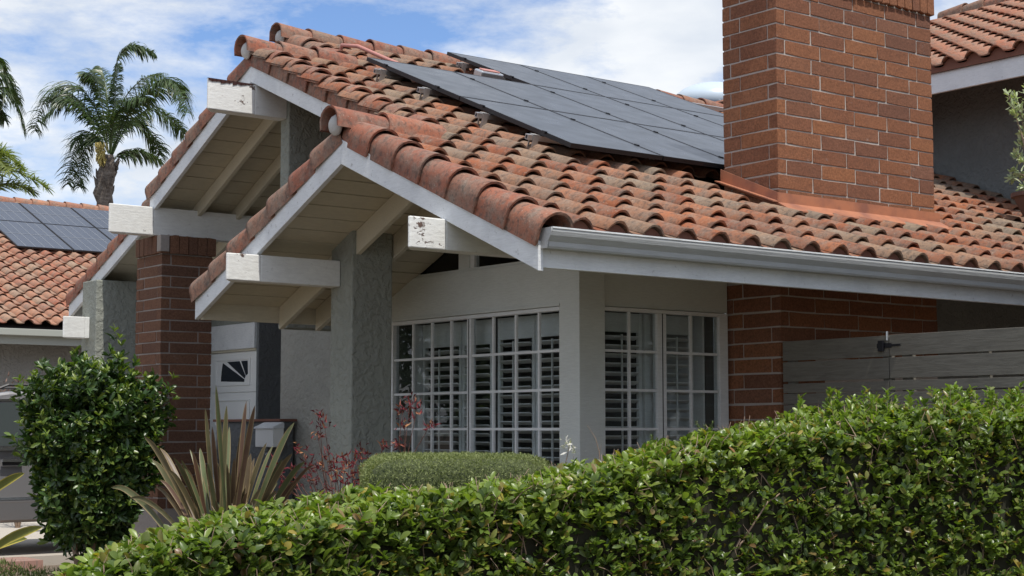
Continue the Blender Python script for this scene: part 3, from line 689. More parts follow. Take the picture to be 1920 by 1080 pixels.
# ------------------------------------------------------------------ upper storey at the right
stw('stucco_wall', M_stuccou, XE, XE+.2, 4.0, 11.9, 0, 5.6)
stw('stucco_wall', M_stuccou, XE+.2, 19, 11.7, 11.9, 2.5, 5.6)
UX, UZ = 14.0, 5.235
mb = MB(); mb.prism([(UX+.02, UZ+.0), (19.2, UZ+5.18*m), (19.2, UZ+5.18*m-.03), (UX+.02, UZ-.03)], 'y', 4.5, 14.2); uproof = mb.build('roof', M_under, house)
MB().box(UX-.0, UX+.04, 4.5, 14.2, UZ-.215, UZ+.005).build('fascia', M_white, house, bevel=.004)
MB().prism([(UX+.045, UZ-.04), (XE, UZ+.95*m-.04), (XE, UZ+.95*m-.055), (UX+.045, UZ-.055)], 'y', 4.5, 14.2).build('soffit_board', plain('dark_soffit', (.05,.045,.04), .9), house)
c = []; xsl = Vector((math.cos(TH), 0, math.sin(TH)))
for j in range(34):
    y = 4.8 + TW*j - .02
    for i in range(15):
        x = UX - .06 + i*EXPO*math.cos(TH); p = Vector((x, y, UZ + (x-UX)*m + .075)); px, py, d = proj(p)
        c.append(((1/d if 1700 < px < 1960 and -40 < py < 200 else -1), random.choice(T_up), mtx(p, (0, -1, jit(.008)), xsl)))
place_tiles(c, uproof, M_uptile, 160)
cl = MB()
for j in range(34):
    cyy = 4.8 + TW*j - .02
    for (a, za), (b, zb) in zip(P[:-1], P[1:]):
        b = min(b, TW-.0925)
        if b <= a: continue
        x = UX-.03; zt = UZ+.06; cl.add([(x, cyy-a, UZ), (x, cyy-b, UZ), (x, cyy-b, zt+zb), (x, cyy-a, zt+za)], [(0, 1, 2, 3)])
cl.build('eave_closure', M_closure, house, fix=False)
for k in range(26):
    o = link('ridge_tile', random.choice(B_ridge), uproof); o.matrix_world = mtx(Vector((19.1, 4.6+.375*k, UZ+5.1*m+.1)), (1, 0, 0), (0, 1, 0))

# ------------------------------------------------------------------ solar panels on the main slope
def slope_pt(x, y, h): return Vector((x, y, pl(y))) + Vector((0, -math.sin(TH), math.cos(TH)))*h
Rm = Matrix((Vector((1, 0, 0)), ysl, Vector((0, -math.sin(TH), math.cos(TH))))).transposed().to_4x4()
def solar(x0, x1, y0, y1, label, group='black solar panels on the house roof'):
    W = x1-x0-.012; L = (y1-y0)/math.cos(TH)-.012; c0 = slope_pt((x0+x1)/2, (y0+y1)/2, .205)
    r = thing('solar_panel', label, 'solar panel', c0, group)
    M = Matrix.Translation(c0) @ Rm
    def put(mb, name, mat, par):
        mb.v = [tuple(M @ Vector(p)) for p in mb.v]; o = mb.build(name, mat, par); return o
    f = MB(); t_ = .012
    f.box(-W/2, W/2, -L/2, -L/2+t_, -.035, .002); f.box(-W/2, W/2, L/2-t_, L/2, -.035, .002); f.box(-W/2, -W/2+t_, -L/2+t_, L/2-t_, -.035, .0019); f.box(W/2-t_, W/2, -L/2+t_, L/2-t_, -.035, .0019)
    fr = put(f, 'frame', M_frameblk, r)
    put(MB().box(-W/2+t_, W/2-t_, -L/2+t_, L/2-t_, -.006, 0), 'glass', M_solar, r)
    put(MB().box(-W/2+t_, W/2-t_, -L/2+t_, L/2-t_, -.012, -.0065), 'backsheet', M_frameblk, r)
    for yy in (-L*.28, L*.28): put(MB().box(-W/2-.018, -W/2+.008, yy-.02, yy+.02, -.01, .010), 'clamp', M_frameblk, r)
rown = ['bottom', 'second', 'top']; coln = ['first', 'second', 'third', 'fourth', 'fifth', 'sixth']
for rI in range(3):
    for k in range(6):
        if rI == 2 and k < 2: continue
        if k > 4 or (k == 4 and rI == 0): continue
        solar(PANX[k], PANX[k+1], PANY[rI], PANY[rI+1], '%s black solar panel from the left, %s row of the roof array' % (coln[k - (2 if rI == 2 else 0)], rown[rI]))
# rails under the array, each a thing
for k, (y, x0) in enumerate([(9.78, PANX[0]), (10.45, PANX[0]), (11.3, PANX[0]), (12.0, PANX[0]), (12.8, PANX[2]), (13.45, PANX[2])]):
    names = ['lowest', 'second lowest', 'third lowest', 'fourth lowest', 'second highest', 'highest']
    c0 = slope_pt(x0-.12, y, .14); r = thing('mounting_rail', 'silver mounting rail under the black solar array, %s of the six' % names[k], 'rail', c0, 'rails under the solar array')
    M = Matrix.Translation(c0) @ Rm
    def put(mb, name, mat):
        mb.v = [tuple(M @ Vector(p)) for p in mb.v]; return mb.build(name, mat, r)
    rl = MB(); rl.box(0, 4.6, -.02, .02, -.02, -.014); rl.box(0, 4.6, -.02, .02, .014, .022); rl.box(0, 4.6, -.02, -.013, -.014, .014); rl.box(0, 4.6, .013, .02, -.014, .014)
    put(rl, 'rail', M_alu)
    for xx in (.05, 1.3, 2.6):
        b = MB(); b.box(xx, xx+.05, -.034, -.021, -.13, .03); b.box(xx, xx+.012, .021, .03, -.13, .02); b.box(xx, xx+.05, -.034, .03, .0225, .028); b.box(xx-.02, xx+.07, -.05, .06, -.138, -.13)
        put(b, 'foot', M_galv)
# optimiser box, conduit
c0 = slope_pt(9.35, 12.62, .17); r = thing('junction_box', 'small silver box on the roof tiles at the gap between the solar arrays', 'box', c0)
M = Matrix.Translation(c0) @ Rm
def put2(mb, name, mat, bev=0):
    mb.v = [tuple(M @ Vector(p)) for p in mb.v]; return mb.build(name, mat, r, bevel=bev)
put2(MB().box(-.14, .14, -.07, .07, -.06, .06), 'body', M_alu, .015); put2(MB().box(-.10, .10, -.05, .05, .0601, .075), 'lid', M_pink, .01)
cpts = [slope_pt(8.03, 13.25, .02), slope_pt(8.03, 13.25, .16), slope_pt(8.08, 13.05, .2), slope_pt(8.2, 12.7, .17), slope_pt(8.3, 12.3, .15)]
setp(MB().tube(cpts, .02, 8).build('conduit', M_pink, None, smooth=True), 'thin pink conduit bent over the tiles above the left end of the solar array', 'conduit')
# pale dome behind the ridge
dc = onY(1340, 196, 15.6); bmd = bmesh.new(); bmesh.ops.create_uvsphere(bmd, u_segments=24, v_segments=14, radius=1)
me = bpy.data.meshes.new('dome'); bmd.to_mesh(me); bmd.free(); me.polygons.foreach_set('use_smooth', [True]*len(me.polygons)); me.materials.append(plain('dome_acrylic', (.50,.58,.66), .3))
dm = thing('skylight', 'pale domed roof skylight just behind the ridge, left of the chimney', 'skylight', (dc.x+.1, 15.6, pl(Y3)-.3))
o = link('dome', me, dm); o.matrix_basis = Matrix.Translation((dc.x, 15.6, dc.z)) @ Matrix.Diagonal((.62, .55, .30, 1))
box('curb', M_alu, dm, dc.x-.35, dc.x+.6, 15.15, 16.05, pl(Y3)-1.3, dc.z-.05)
# potted plant by the upper wall
pc = onX(1944, 362, 13.4); pz = pc.z-.28; pc.z = 0
pot = thing('potted_plant', 'brown pot with a silvery-leaved shrub standing on the roof tiles by the upper wall', 'potted plant', (pc.x, pc.y, pz))
M_pot = plain('pot_brown', (.11,.055,.04), .7)
pm = MB(); pm.tube([(pc.x, pc.y, pz+.0), (pc.x, pc.y, pz+.03), (pc.x, pc.y, pz+.20), (pc.x, pc.y, pz+.24), (pc.x, pc.y, pz+.241), (pc.x, pc.y, pz+.28)], [.10, .12, .20, .215, .245, .245], 20); pm.build('pot', M_pot, pot, smooth=False)
box('stand', M_pot, pot, pc.x-.12, pc.x+.12, pc.y-.12, pc.y+.12, pl(pc.y)-.03, pz-.002)

# ------------------------------------------------------------------ foliage tools
def nrm(a): return a/np.maximum(np.linalg.norm(a, axis=1, keepdims=True), 1e-9)
def leaves(pos, d, up, L, W, cup=.25, curl=.25, rows=((0, .10), (.28, .62), (.6, 1.), (.87, .72), (1., .12))):
    """many small cupped leaves -> (V, Q)"""
    n = len(pos); d = nrm(d); s = nrm(np.cross(d, up)); u = nrm(np.cross(s, d)); R = len(rows); V = np.empty((n, R*3, 3), np.float32)
    for i, (t_, wd) in enumerate(rows):
        ctr = pos + d*(L*t_)[:, None] - u*(L*curl*t_*t_)[:, None]; hw = (W*wd*.5)[:, None]
        V[:, i*3] = ctr - s*hw + u*hw*cup*1.6; V[:, i*3+1] = ctr; V[:, i*3+2] = ctr + s*hw + u*hw*cup*1.6
    q = []
    for i in range(R-1):
        for k in (0, 1): q.append((i*3+k, i*3+k+1, i*3+3+k+1, i*3+3+k))
    Q = (np.array(q)[None] + (np.arange(n)*R*3)[:, None, None]).reshape(-1, 4); return V.reshape(-1, 3), Q
ROW3 = ((0, .15), (.45, 1.), (1., .08))
def randdir(n): return nrm(rng.normal(size=(n, 3)))
def vnoise(p, sc, seed=0):
    """cheap smooth noise"""
    r = np.random.default_rng(seed); o = np.zeros(len(p))
    for k in range(6):
        f = r.normal(size=3)*sc*(1+.5*k); o += np.sin(p @ f + r.uniform(0, 6.28))/(1+.5*k)
    return o/2.2
def rosettes(c, ax, k, L, W, spread=.8, jitter=.3):
    """k leaves round each shoot tip c pointing along ax"""
    n = len(c); cc = np.repeat(c, k, 0); aa = np.repeat(nrm(ax), k, 0)
    t1 = nrm(np.cross(aa, randdir(n*k))); sp = rng.uniform(spread*.5, spread*1.4, n*k)[:, None]
    d = nrm(aa + t1*sp); pos = cc - aa*rng.uniform(0, .03, n*k)[:, None]
    up = nrm(aa + randdir(n*k)*jitter); return leaves(pos, d, up, rng.uniform(.55, 1.3, n*k)*L, rng.uniform(.65, 1.25, n*k)*W)

# ------------------------------------------------------------------ the clipped hedge in front
hedge = thing('hedge', 'broad glossy green clipped hedge running across the foreground', 'hedge', (4.5, 5.5, 0))
hx = np.array([100, 250, 400, 640, 900, 1100, 1300, 1420, 1500, 1700, 1980.]); hy = np.array([1086, 1028, 984, 950, 920, 888, 842, 820, 806, 796, 788.])
fwn, rtn = np.array(fwh), np.array(RT); cl_ = np.array(CAMLOC)
def dfront(px): return 6.5 + (px-165)/(1920-165)*3.2
def hz(px, dep): return 1.4 - (np.interp(px, hx, hy)-803)/2980*dep
def hpt(px, back, z):
    """place on the hedge: px fixes the bearing, back the distance behind its front face"""
    dep = dfront(px)+back; return cl_[None]*np.array([1, 1, 0]) + fwn[None]*dep[:, None] + rtn[None]*((px-960)/2980*dep)[:, None] + np.array([0, 0, 1.])*z[:, None]
HD = .95
def hedge_shell(n, inset):
    px = rng.uniform(110, 2010, n); top = rng.random(n) < .62; back = np.where(top, rng.random(n)**.9*HD, 0.); ztop = hz(px, dfront(px)+HD*.9)
    rb = np.clip((.18-back)/.18, 0, 1); z = np.where(top, ztop - .05*rb**2, ztop-.03 - rng.random(n)*.95)
    le = np.clip((300-px)/190, 0, 1); z = z - .10*le**2
    p = hpt(px, back, z); nv = np.where(top[:, None], np.array([0, 0, 1.])[None] - fwn*0.15 - fwn*rb[:, None]*.8, -fwn[None] + np.array([0, 0, .35])[None]); nv = nrm(nv)
    b = vnoise(p, 3.2, 1)*.055 + vnoise(p, 11., 2)*.045
    return p + nv*(b - inset)[:, None], nv, px
p, nv, px = hedge_shell(15500, rng.uniform(-.035, .12, 15500))
keep = (vnoise(p, 11, 5) > -.70) | (rng.random(len(p)) < .3); p, nv, px = p[keep], nv[keep], px[keep]
Lh = np.repeat(np.interp(px, [200, 1900], [.060, .050]), 5); V1, Q1 = rosettes(p, nv*.6 + randdir(len(p))*.5 + np.array([0, 0, .95]), 5, Lh, Lh*.56, .95, .5)
# nearest leaves as parts of their own
nl = len(p)*5; VL = V1.reshape(nl, 15, 3); ctr = VL.mean(1); dep = (ctr-cl_) @ np.array(FW)
xs = 960 + 2980*((ctr-cl_) @ rtn)/dep; ys = 540 - 2980*((ctr-cl_) @ np.array(UP))/dep
okv = (xs > 150) & (xs < 1920) & (ys < 1080); score = np.where(okv, 1/dep + .02*rng.random(nl) + .15*(nv.repeat(5, 0)[:, 2]*0), -1); idx = np.argsort(-score)[:290]
Qt = Q1[:8]
for i in idx:
    o = link('leaf', np_mesh('leaf', VL[i], Qt, M_hedge, True), hedge)
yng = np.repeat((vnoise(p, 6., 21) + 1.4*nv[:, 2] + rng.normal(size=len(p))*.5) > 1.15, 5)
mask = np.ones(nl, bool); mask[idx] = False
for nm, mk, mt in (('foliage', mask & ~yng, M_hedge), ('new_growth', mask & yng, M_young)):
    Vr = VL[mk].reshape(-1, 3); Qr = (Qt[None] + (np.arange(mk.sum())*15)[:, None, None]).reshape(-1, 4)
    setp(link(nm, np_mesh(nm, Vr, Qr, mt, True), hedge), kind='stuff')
# dark inner body
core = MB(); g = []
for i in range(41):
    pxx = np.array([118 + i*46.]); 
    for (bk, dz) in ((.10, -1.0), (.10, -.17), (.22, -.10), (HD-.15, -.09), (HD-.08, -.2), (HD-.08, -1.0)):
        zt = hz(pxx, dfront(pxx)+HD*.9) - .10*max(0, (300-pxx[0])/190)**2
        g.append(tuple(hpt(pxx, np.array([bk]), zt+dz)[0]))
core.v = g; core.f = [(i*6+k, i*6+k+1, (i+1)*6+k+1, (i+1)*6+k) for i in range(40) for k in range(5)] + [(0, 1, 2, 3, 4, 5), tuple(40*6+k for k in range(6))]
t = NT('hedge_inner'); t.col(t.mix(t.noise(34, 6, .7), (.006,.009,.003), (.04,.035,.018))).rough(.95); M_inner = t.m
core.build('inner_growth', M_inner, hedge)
# twigs
tw = MB()
for k in range(520):
    pp, nn, _ = hedge_shell(1, np.array([.035])); a = Vector(pp[0]); nn = Vector(nn[0]); d = (nn*.4 + Vector(randdir(1)[0])*.7 + Vector((0, 0, .7))).normalized()
    b = a + d*.07; cpt = b + (d + Vector(randdir(1)[0])*.5).normalized()*.06; tw.tube([a-d*.06, a, b, cpt], [.0042, .0035, .0025, .0012], 4)
    tw.tube([a, a + (d + Vector(randdir(1)[0])*.9).normalized()*.08], [.0028, .001], 4)
for (x, y, x2, y2) in ((1395, 1010, 1440, 940), (1440, 940, 1462, 925), (1385, 1030, 1396, 1012), (1388, 1010, 1362, 1075), (1580, 880, 1612, 950), (985, 985, 975, 1075), (1370, 905, 1362, 930), (1378, 915, 1366, 918)):
    D = dfront(np.array([x]))[0] - .01; A, B_ = at_depth(x, y, D), at_depth(x2, y2, D); mid = (A+B_)/2 + Vector(randdir(1)[0])*.008; MB().tube([A, mid, B_], [.006, .005, .004], 5).build('branch', M_twig, hedge, smooth=True)
setp(tw.build('twigs', M_twig, hedge, smooth=True), kind='stuff')
# upright young shoots along the right part
sp_c = []; sp_d = []; stem = MB()
for k in range(330):
    pxx = rng.choice([1430, 1530, 1570, 1640, 1690, 1765, 1800, 1870, 1910, 1350])+rng.normal()*17; h = rng.uniform(.06, .26) if pxx > 1490 else rng.uniform(.02, .09)
    if rng.random() < .45: pxx = rng.uniform(200, 1925); h = rng.uniform(.03, .08)
    pxx = np.array([pxx]); base = hpt(pxx, np.array([rng.uniform(.2, .8)]), hz(pxx, dfront(pxx)+HD*.9)-.03)[0]
    d = np.array([rng.normal()*.15, rng.normal()*.15, 1.]); d /= np.linalg.norm(d)
    stem.tube([tuple(base), tuple(base+d*h)], [.002, .0012], 4)
    for q in np.arange(.02, h+.01, .022): sp_c.append(base+d*q); sp_d.append(d)
V2, Q2 = rosettes(np.array(sp_c), np.array(sp_d), 4, .044, .019, .8, .4)
setp(link('young_shoots', np_mesh('young_shoots', V2, Q2, M_sprig, True), hedge), kind='stuff'); setp(stem.build('young_stems', M_twig, hedge), kind='stuff')

# ------------------------------------------------------------------ dark glossy bush by the brick pillar
bc = at_depth(172, 820, 13.6); bc.z = 0
bush = thing('bush', 'dark glossy rounded bush in front of the brick pillar and beside the parked car', 'bush', bc)
def blob(n, c, rad, seed, amp=.12, lo=-1, shell=.25, taper=0, sq=2):
    d = randdir(n); d = d[d[:, 2] > lo]; r = 1 + vnoise(d*2.2, 1.6, seed)*amp + vnoise(d*6, 1.5, seed+1)*amp*.5; r = r*(1-rng.random(len(d))**1.5*shell)
    d = d/((np.abs(d)**sq).sum(1, keepdims=True)**(1/sq)); dz = (1 + taper*d[:, 2])[:, None]; return c + d*r[:, None]*rad*np.concatenate([dz, dz, np.ones_like(dz)], 1), d
C0 = np.array([bc.x, bc.y, 1.14])
p, d = blob(4600, C0, np.array([.46, .46, .74]), 3, .30, -.99, .45, .27, 2.8)
V3, Q3 = rosettes(p, d*.6 + randdir(len(p))*.6 + np.array([0, 0, .4]), 6, .084, .033, 1.0, .5)
setp(link('foliage', np_mesh('foliage', V3, Q3, M_bush, True), bush), kind='stuff')
p, d = blob(420, C0, np.array([.48, .48, .78]), 3, .30, -.5, .02, .27, 2.8)
V3, Q3 = rosettes(p + np.array([0, 0, 1.])*rng.uniform(0, .07, len(p))[:, None], d*.5 + np.array([0, 0, .8]), 6, .06, .024, .8, .5)
setp(link('young_leaves', np_mesh('young_leaves', V3, Q3, M_bushyoung, True), bush), kind='stuff')
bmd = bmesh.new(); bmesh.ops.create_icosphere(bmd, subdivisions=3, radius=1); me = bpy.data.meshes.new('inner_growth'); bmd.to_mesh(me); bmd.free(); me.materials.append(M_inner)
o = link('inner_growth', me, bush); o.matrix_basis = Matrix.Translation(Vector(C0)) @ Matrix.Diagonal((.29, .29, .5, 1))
for (dx, a) in ((.0, .1), (.07, -.12), (-.06, -.2), (.12, .25)): MB().tube([(bc.x+dx, bc.y, 0), (bc.x+dx*1.5+a*.2, bc.y-.03, .35), (bc.x+dx*2+a*.8, bc.y, .9)], [.032, .026, .014], 7).build('stem', M_twig, bush, smooth=True)

# ------------------------------------------------------------------ clipped grey-green shrub below the window
gc = at_depth(858, 900, 9.75)
gs = thing('rounded_shrub', 'clipped grey-green shrub with fine foliage below the front window', 'shrub', (gc.x, gc.y, 0))
u = RT; nn = 42000
dd = randdir(nn); dd[:, 2] = np.abs(dd[:, 2])*1.0 - .15*rng.random(nn); sg = dd/((np.abs(dd)**7).sum(1, keepdims=True)**(1/7))
loc = sg*np.array([.58, .40, .46]); loc *= (1-.10*rng.random(nn)**2)[:, None]*(1+vnoise(dd*3, 1.5, 9)*.03+vnoise(dd*16, 1.5, 10)*.018)[:, None]
base = np.array([gc.x, gc.y, .87]); P3 = base + rtn[None]*loc[:, :1] + fwn[None]*loc[:, 1:2] + np.array([0, 0, 1.])*loc[:, 2:]*.8
nv = nrm(rtn[None]*dd[:, :1] + fwn[None]*dd[:, 1:2] + np.array([0, 0, 1.])*dd[:, 2:])
V4, Q4 = leaves(P3, nv*.8 + randdir(nn)*1.1 + np.array([0, 0, .3]), randdir(nn), rng.uniform(.012, .024, nn), rng.uniform(.0035, .006, nn), .1, .1, ROW3)
setp(link('foliage', np_mesh('foliage', V4, Q4, M_grey), gs), kind='stuff')
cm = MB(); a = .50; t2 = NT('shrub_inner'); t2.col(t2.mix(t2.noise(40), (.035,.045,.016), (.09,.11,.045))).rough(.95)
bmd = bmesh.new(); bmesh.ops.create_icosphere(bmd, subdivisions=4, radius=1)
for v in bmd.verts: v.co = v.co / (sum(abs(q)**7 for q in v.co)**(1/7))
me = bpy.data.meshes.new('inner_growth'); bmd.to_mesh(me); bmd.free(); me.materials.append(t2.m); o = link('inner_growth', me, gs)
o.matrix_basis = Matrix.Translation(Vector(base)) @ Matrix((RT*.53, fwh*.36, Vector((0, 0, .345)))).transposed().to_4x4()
MB().tube([(gc.x, gc.y, 0), (gc.x, gc.y, .6)], [.03, .02], 6).build('stem', M_twig, gs)

# ------------------------------------------------------------------ flax plants
def blade(pts, w, mat, parent, twist=0, name='leaf'):
    """strap leaf along pts, folded along its midrib, uv.x runs across"""
    pts = [Vector(p) for p in pts]; n = 12; fine = []
    for i in range(n+1):
        t_ = i/n*(len(pts)-1); k = min(int(t_), len(pts)-2); f_ = t_-k
        p0, p1, p2, p3 = pts[max(k-1, 0)], pts[k], pts[k+1], pts[min(k+2, len(pts)-1)]
        fine.append(.5*((2*p1) + (-p0+p2)*f_ + (2*p0-5*p1+4*p2-p3)*f_*f_ + (-p0+3*p1-3*p2+p3)*f_**3))
    mb = MB(); uv = []; view = (CAMLOC-pts[0]).normalized()
    for i, p in enumerate(fine):
        t_ = i/n; d = (fine[min(i+1, n)]-fine[max(i-1, 0)]).normalized(); s = d.cross(view).normalized(); s = (Matrix.Rotation(twist*(1-.3*t_), 3, d) @ s); nn_ = s.cross(d)
        hw = w*.5*(.55+.9*t_ if t_ < .5 else 1.0*(1-((t_-.5)/.5)**2.2))
        hw = max(hw, .0006)
        mb.v += [tuple(p-s*hw+nn_*hw*.35), tuple(p), tuple(p+s*hw+nn_*hw*.35)]
    for i in range(n):
        for k in (0, 1): mb.f.append((i*3+k, i*3+k+1, i*3+3+k+1, i*3+3+k)); uv += [(k*.5, i/n), ((k+1)*.5, i/n), ((k+1)*.5, (i+1)/n), (k*.5, (i+1)/n)]
    me = mb.mesh(name, mat, True, False); ul = me.uv_layers.new(name='UVMap')
    for i, c_ in enumerate(uv): ul.data[i].uv = c_
    return link(name, me, parent)
fb = at_depth(432, 1010, 9.4)
flax = thing('flax_plant', 'bronze-green flax with tall striped sword leaves in front of the entry wall', 'plant', (fb.x, fb.y, 0))
tips = [(405,722,.9),(462,752,1.),(478,700+60,1.1),(385,765,.8),(552,792,1.3),(360,845,.9),(270,818,1.1),(285,862,1.),(300,840,1.),(325,858,.9),(208,914,1.2),(243,934,.9),(340,862,.8),(415,830,.9),(440,858,1.),(430,800,1.),(500,830,1.),(548,850,1.1),(572,865,1.2),(520,905,.9),(450,900,1.),(470,850,1.1),(395,885,1.),(350,905,1.),(560,900,1.),(300,900,.8),(490,915,.9),(410,915,.8),(375,840,1.1),(455,800,1.2),(425,760,1.),(530,860,1.),(398,800,1.),(315,880,1.),(370,870,1.)]
tips += [(random.gauss(432, 70), random.uniform(835, 940), random.uniform(.6, .95)) for _ in range(34)]
for i, (x, y, wd) in enumerate(tips):
    f_ = (x-430)/150; bs = at_depth(425 + f_*32 + random.uniform(-12, 12), 985 + random.uniform(-5, 15), 9.4 + random.uniform(-.12, .12)); bs.z = max(bs.z-.25, .3)
    tp = at_depth(x, y, 9.4 + random.uniform(-.35, .35)); mid = bs.lerp(tp, .5) + Vector((0, 0, .02+.05*abs(f_))); arc = bs.lerp(tp, .82) + Vector((0, 0, .012+.045*abs(f_)))
    blade([bs, mid, arc, tp], .033*wd, M_phorm, flax, random.uniform(-.7, .7))
vb = at_depth(-70, 1040, 7.6); vf = thing('flax_plant', 'yellow-striped flax whose leaf tips reach in at the left edge beside the car', 'plant', (vb.x, vb.y, 0))
for (x, y, wd, tw_) in ((46,887,1.,.3),(80,988,1.1,.2),(51,1010,1.,-.2),(-30,860,1.,.3),(-80,840,1.,.1),(-140,900,1.,.2),(-60,1060,1.,.2),(-180,980,1.,.2)):
    tp = at_depth(x, y, 7.6+random.uniform(-.1, .1)); bs = at_depth(-78+random.uniform(-8, 8), 1075 if y > 980 else 985, 7.6); blade([bs, bs.lerp(tp, .5)+Vector((0, 0, .035)), bs.lerp(tp, .8)+Vector((0, 0, .025)), tp], .042*wd, M_phorm2, vf, tw_)
MB().tube([(vb.x, vb.y, 0), (vb.x, vb.y, .55)], [.06, .05], 8).build('stem', M_phorm2, vf)

# ------------------------------------------------------------------ red kangaroo paw
kb = at_depth(640, 960, 10.2); kp = thing('flowering_plant', 'red and orange flowers on thin wiry stems before the stucco columns', 'plant', (kb.x, kb.y, 0))
ks = MB(); fc = []; fd = []
heads = [(608,795),(600,780),(562,840),(595,815),(612,852),(520,890),(530,905),(512,872),(545,880),(575,865),(590,875),(600,870),(588,900),(615,915),(625,865),(640,880),(655,872),(670,860),(665,880),(680,845),(700,860),(720,835),(650,905),(665,915),(630,895),(540,920),(555,905),(690,885),(607,930),(770,750),(782,770),(805,800),(760,795),(745,835),(755,770),(575,890),(648,858),(672,900),(620,880),(692,870)]
for (x, y) in heads:
    dd_ = 10.2 + random.uniform(-.25, .25); H = at_depth(x, y, dd_); root = at_depth(640+(x-640)*.35+random.uniform(-12, 12), 985, 10.2)
    if x > 735: dd_ = 9.9; H = at_depth(x, y, dd_); root = at_depth(755, 900, 9.9)
    ks.tube([root, root.lerp(H, .5)+Vector((random.uniform(-.03, .03), 0, .03)), H], [.0035, .0028, .0016], 4)
    for q in range(16):
        fc.append(np.array(H)+rng.normal(size=3)*.02); a = rng.normal(size=3); a[2] = a[2]*.8 + random.choice((-.6, .9)); fd.append(a)
fc = np.array(fc); fd = np.array(fd); nf = len(fc)
V5, Q5 = leaves(fc, fd, randdir(nf), rng.uniform(.025, .052, nf), rng.uniform(.008, .014, nf), .8, .35, ROW3)
setp(link('flowers', np_mesh('flowers', V5, Q5, M_red, True), kp), kind='stuff'); ks.build('stem', plain('red_stem', (.12,.05,.035), .7), kp)
# pale flower stem, bare twig, two small feathery shrubs by the window
wb = at_depth(1052, 905, 9.6); wf = thing('flower_stem', 'single pale dried flower head on a thin stem before the white corner post', 'plant', (wb.x, wb.y, 0))
H = at_depth(1068, 835, 9.6); MB().tube([(wb.x, wb.y, .6), wb, at_depth(1062, 862, 9.6), H], [.004, .003, .003, .002], 5).build('stem', M_twig, wf)
fc = np.array(H)[None] + rng.normal(size=(34, 3))*.022; V6, Q6 = leaves(fc, randdir(34)+np.array([0, 0, -.3]), randdir(34), rng.uniform(.03, .055, 34), rng.uniform(.008, .013, 34), .3, .4, ROW3); link('flowers', np_mesh('flowers', V6, Q6, M_white_fl, True), wf)
tb = at_depth(1122, 900, 9.8); twg = thing('bare_twig', 'leafless dark forked twig before the white boards between the two windows', 'plant', (tb.x, tb.y, 0))
tm = MB(); a = at_depth(1124, 850, 9.8); tm.tube([(tb.x, tb.y, .55), a, at_depth(1117, 822, 9.8), at_depth(1101, 797, 9.8)], [.004, .0035, .0025, .0012], 5); tm.tube([a, at_depth(1128, 832, 9.8)], [.0025, .001], 4); tm.tube([tb, at_depth(1133, 846, 9.8)], [.003, .001], 4); tm.build('stem', M_twig, twg)
def feathery(x, y, d, h, w, lab, n=900):
    b = at_depth(x, y, d); f = thing('feathery_shrub', lab, 'shrub', (b.x, b.y, 0)); s_ = MB(); P_ = []; D_ = []
    for k in range(7):
        az = random.uniform(0, 6.28); tp = b + Vector((math.cos(az)*w*random.random(), math.sin(az)*w*random.random(), h*random.uniform(.55, 1))); root = Vector((b.x, b.y, .5)); s_.tube([root, b, tp], [.004, .0035, .001], 4)
        t_ = rng.random(n//7)[:, None]; q = np.array(b)+(np.array(tp)-np.array(b))*t_; P_.append(q); D_.append(np.repeat((np.array(tp-b)/max(h, .01))[None], len(q), 0)+randdir(len(q))*.9)
    P_ = np.vstack(P_); D_ = np.vstack(D_); k = len(P_); V, Q = leaves(P_, D_, randdir(k), rng.uniform(.012, .028, k), rng.uniform(.003, .006, k), .1, .1, ROW3)
    setp(link('foliage', np_mesh('foliage', V, Q, M_feather), f), kind='stuff'); s_.build('stem', M_twig, f)
feathery(1225, 865, 10.2, .17, .09, 'thin feathery green shrub rising before the left side-window sash')
feathery(1320, 845, 10.4, .19, .12, 'feathery green shrub rising before the right-hand pane of the side window')
feathery(1415, 835, 10.6, .10, .05, 'small feathery green shrub tip against the brick wall right of the window')

# ------------------------------------------------------------------ plant in the roof pot
op = MB(); P_ = []; D_ = []
for (x, y) in ((1890,175),(1905,180),(1915,200),(1898,195),(1912,262),(1918,240),(1905,285),(1915,300),(1893,335),(1900,320),(1912,325),(1918,350),(1925,160),(1930,230),(1940,140),(1950,260),(1960,200),(1935,300),(1970,240),(1945,180)):
    H = onX(x, y, pc.x + random.uniform(-.1, .15)); root = Vector((pc.x, pc.y, pz+.27)); mid = root.lerp(H, .55)+Vector((0, 0, .06)); op.tube([root, mid, H], [.008, .005, .002], 5)
    for q in range(26): f_ = 1-.5*random.random(); P_.append(np.array(mid.lerp(H, f_))+rng.normal(size=3)*.01); D_.append(np.array((H-mid).normalized())*.7+rng.normal(size=3)*.7)
P_ = np.array(P_); D_ = np.array(D_); k = len(P_); V, Q = leaves(P_, D_, randdir(k), rng.uniform(.05, .085, k), rng.uniform(.018, .028, k), .3, .2)
setp(link('foliage', np_mesh('foliage', V, Q, M_oliveleaf, True), pot), kind='stuff'); op.build('stem', M_twig, pot)

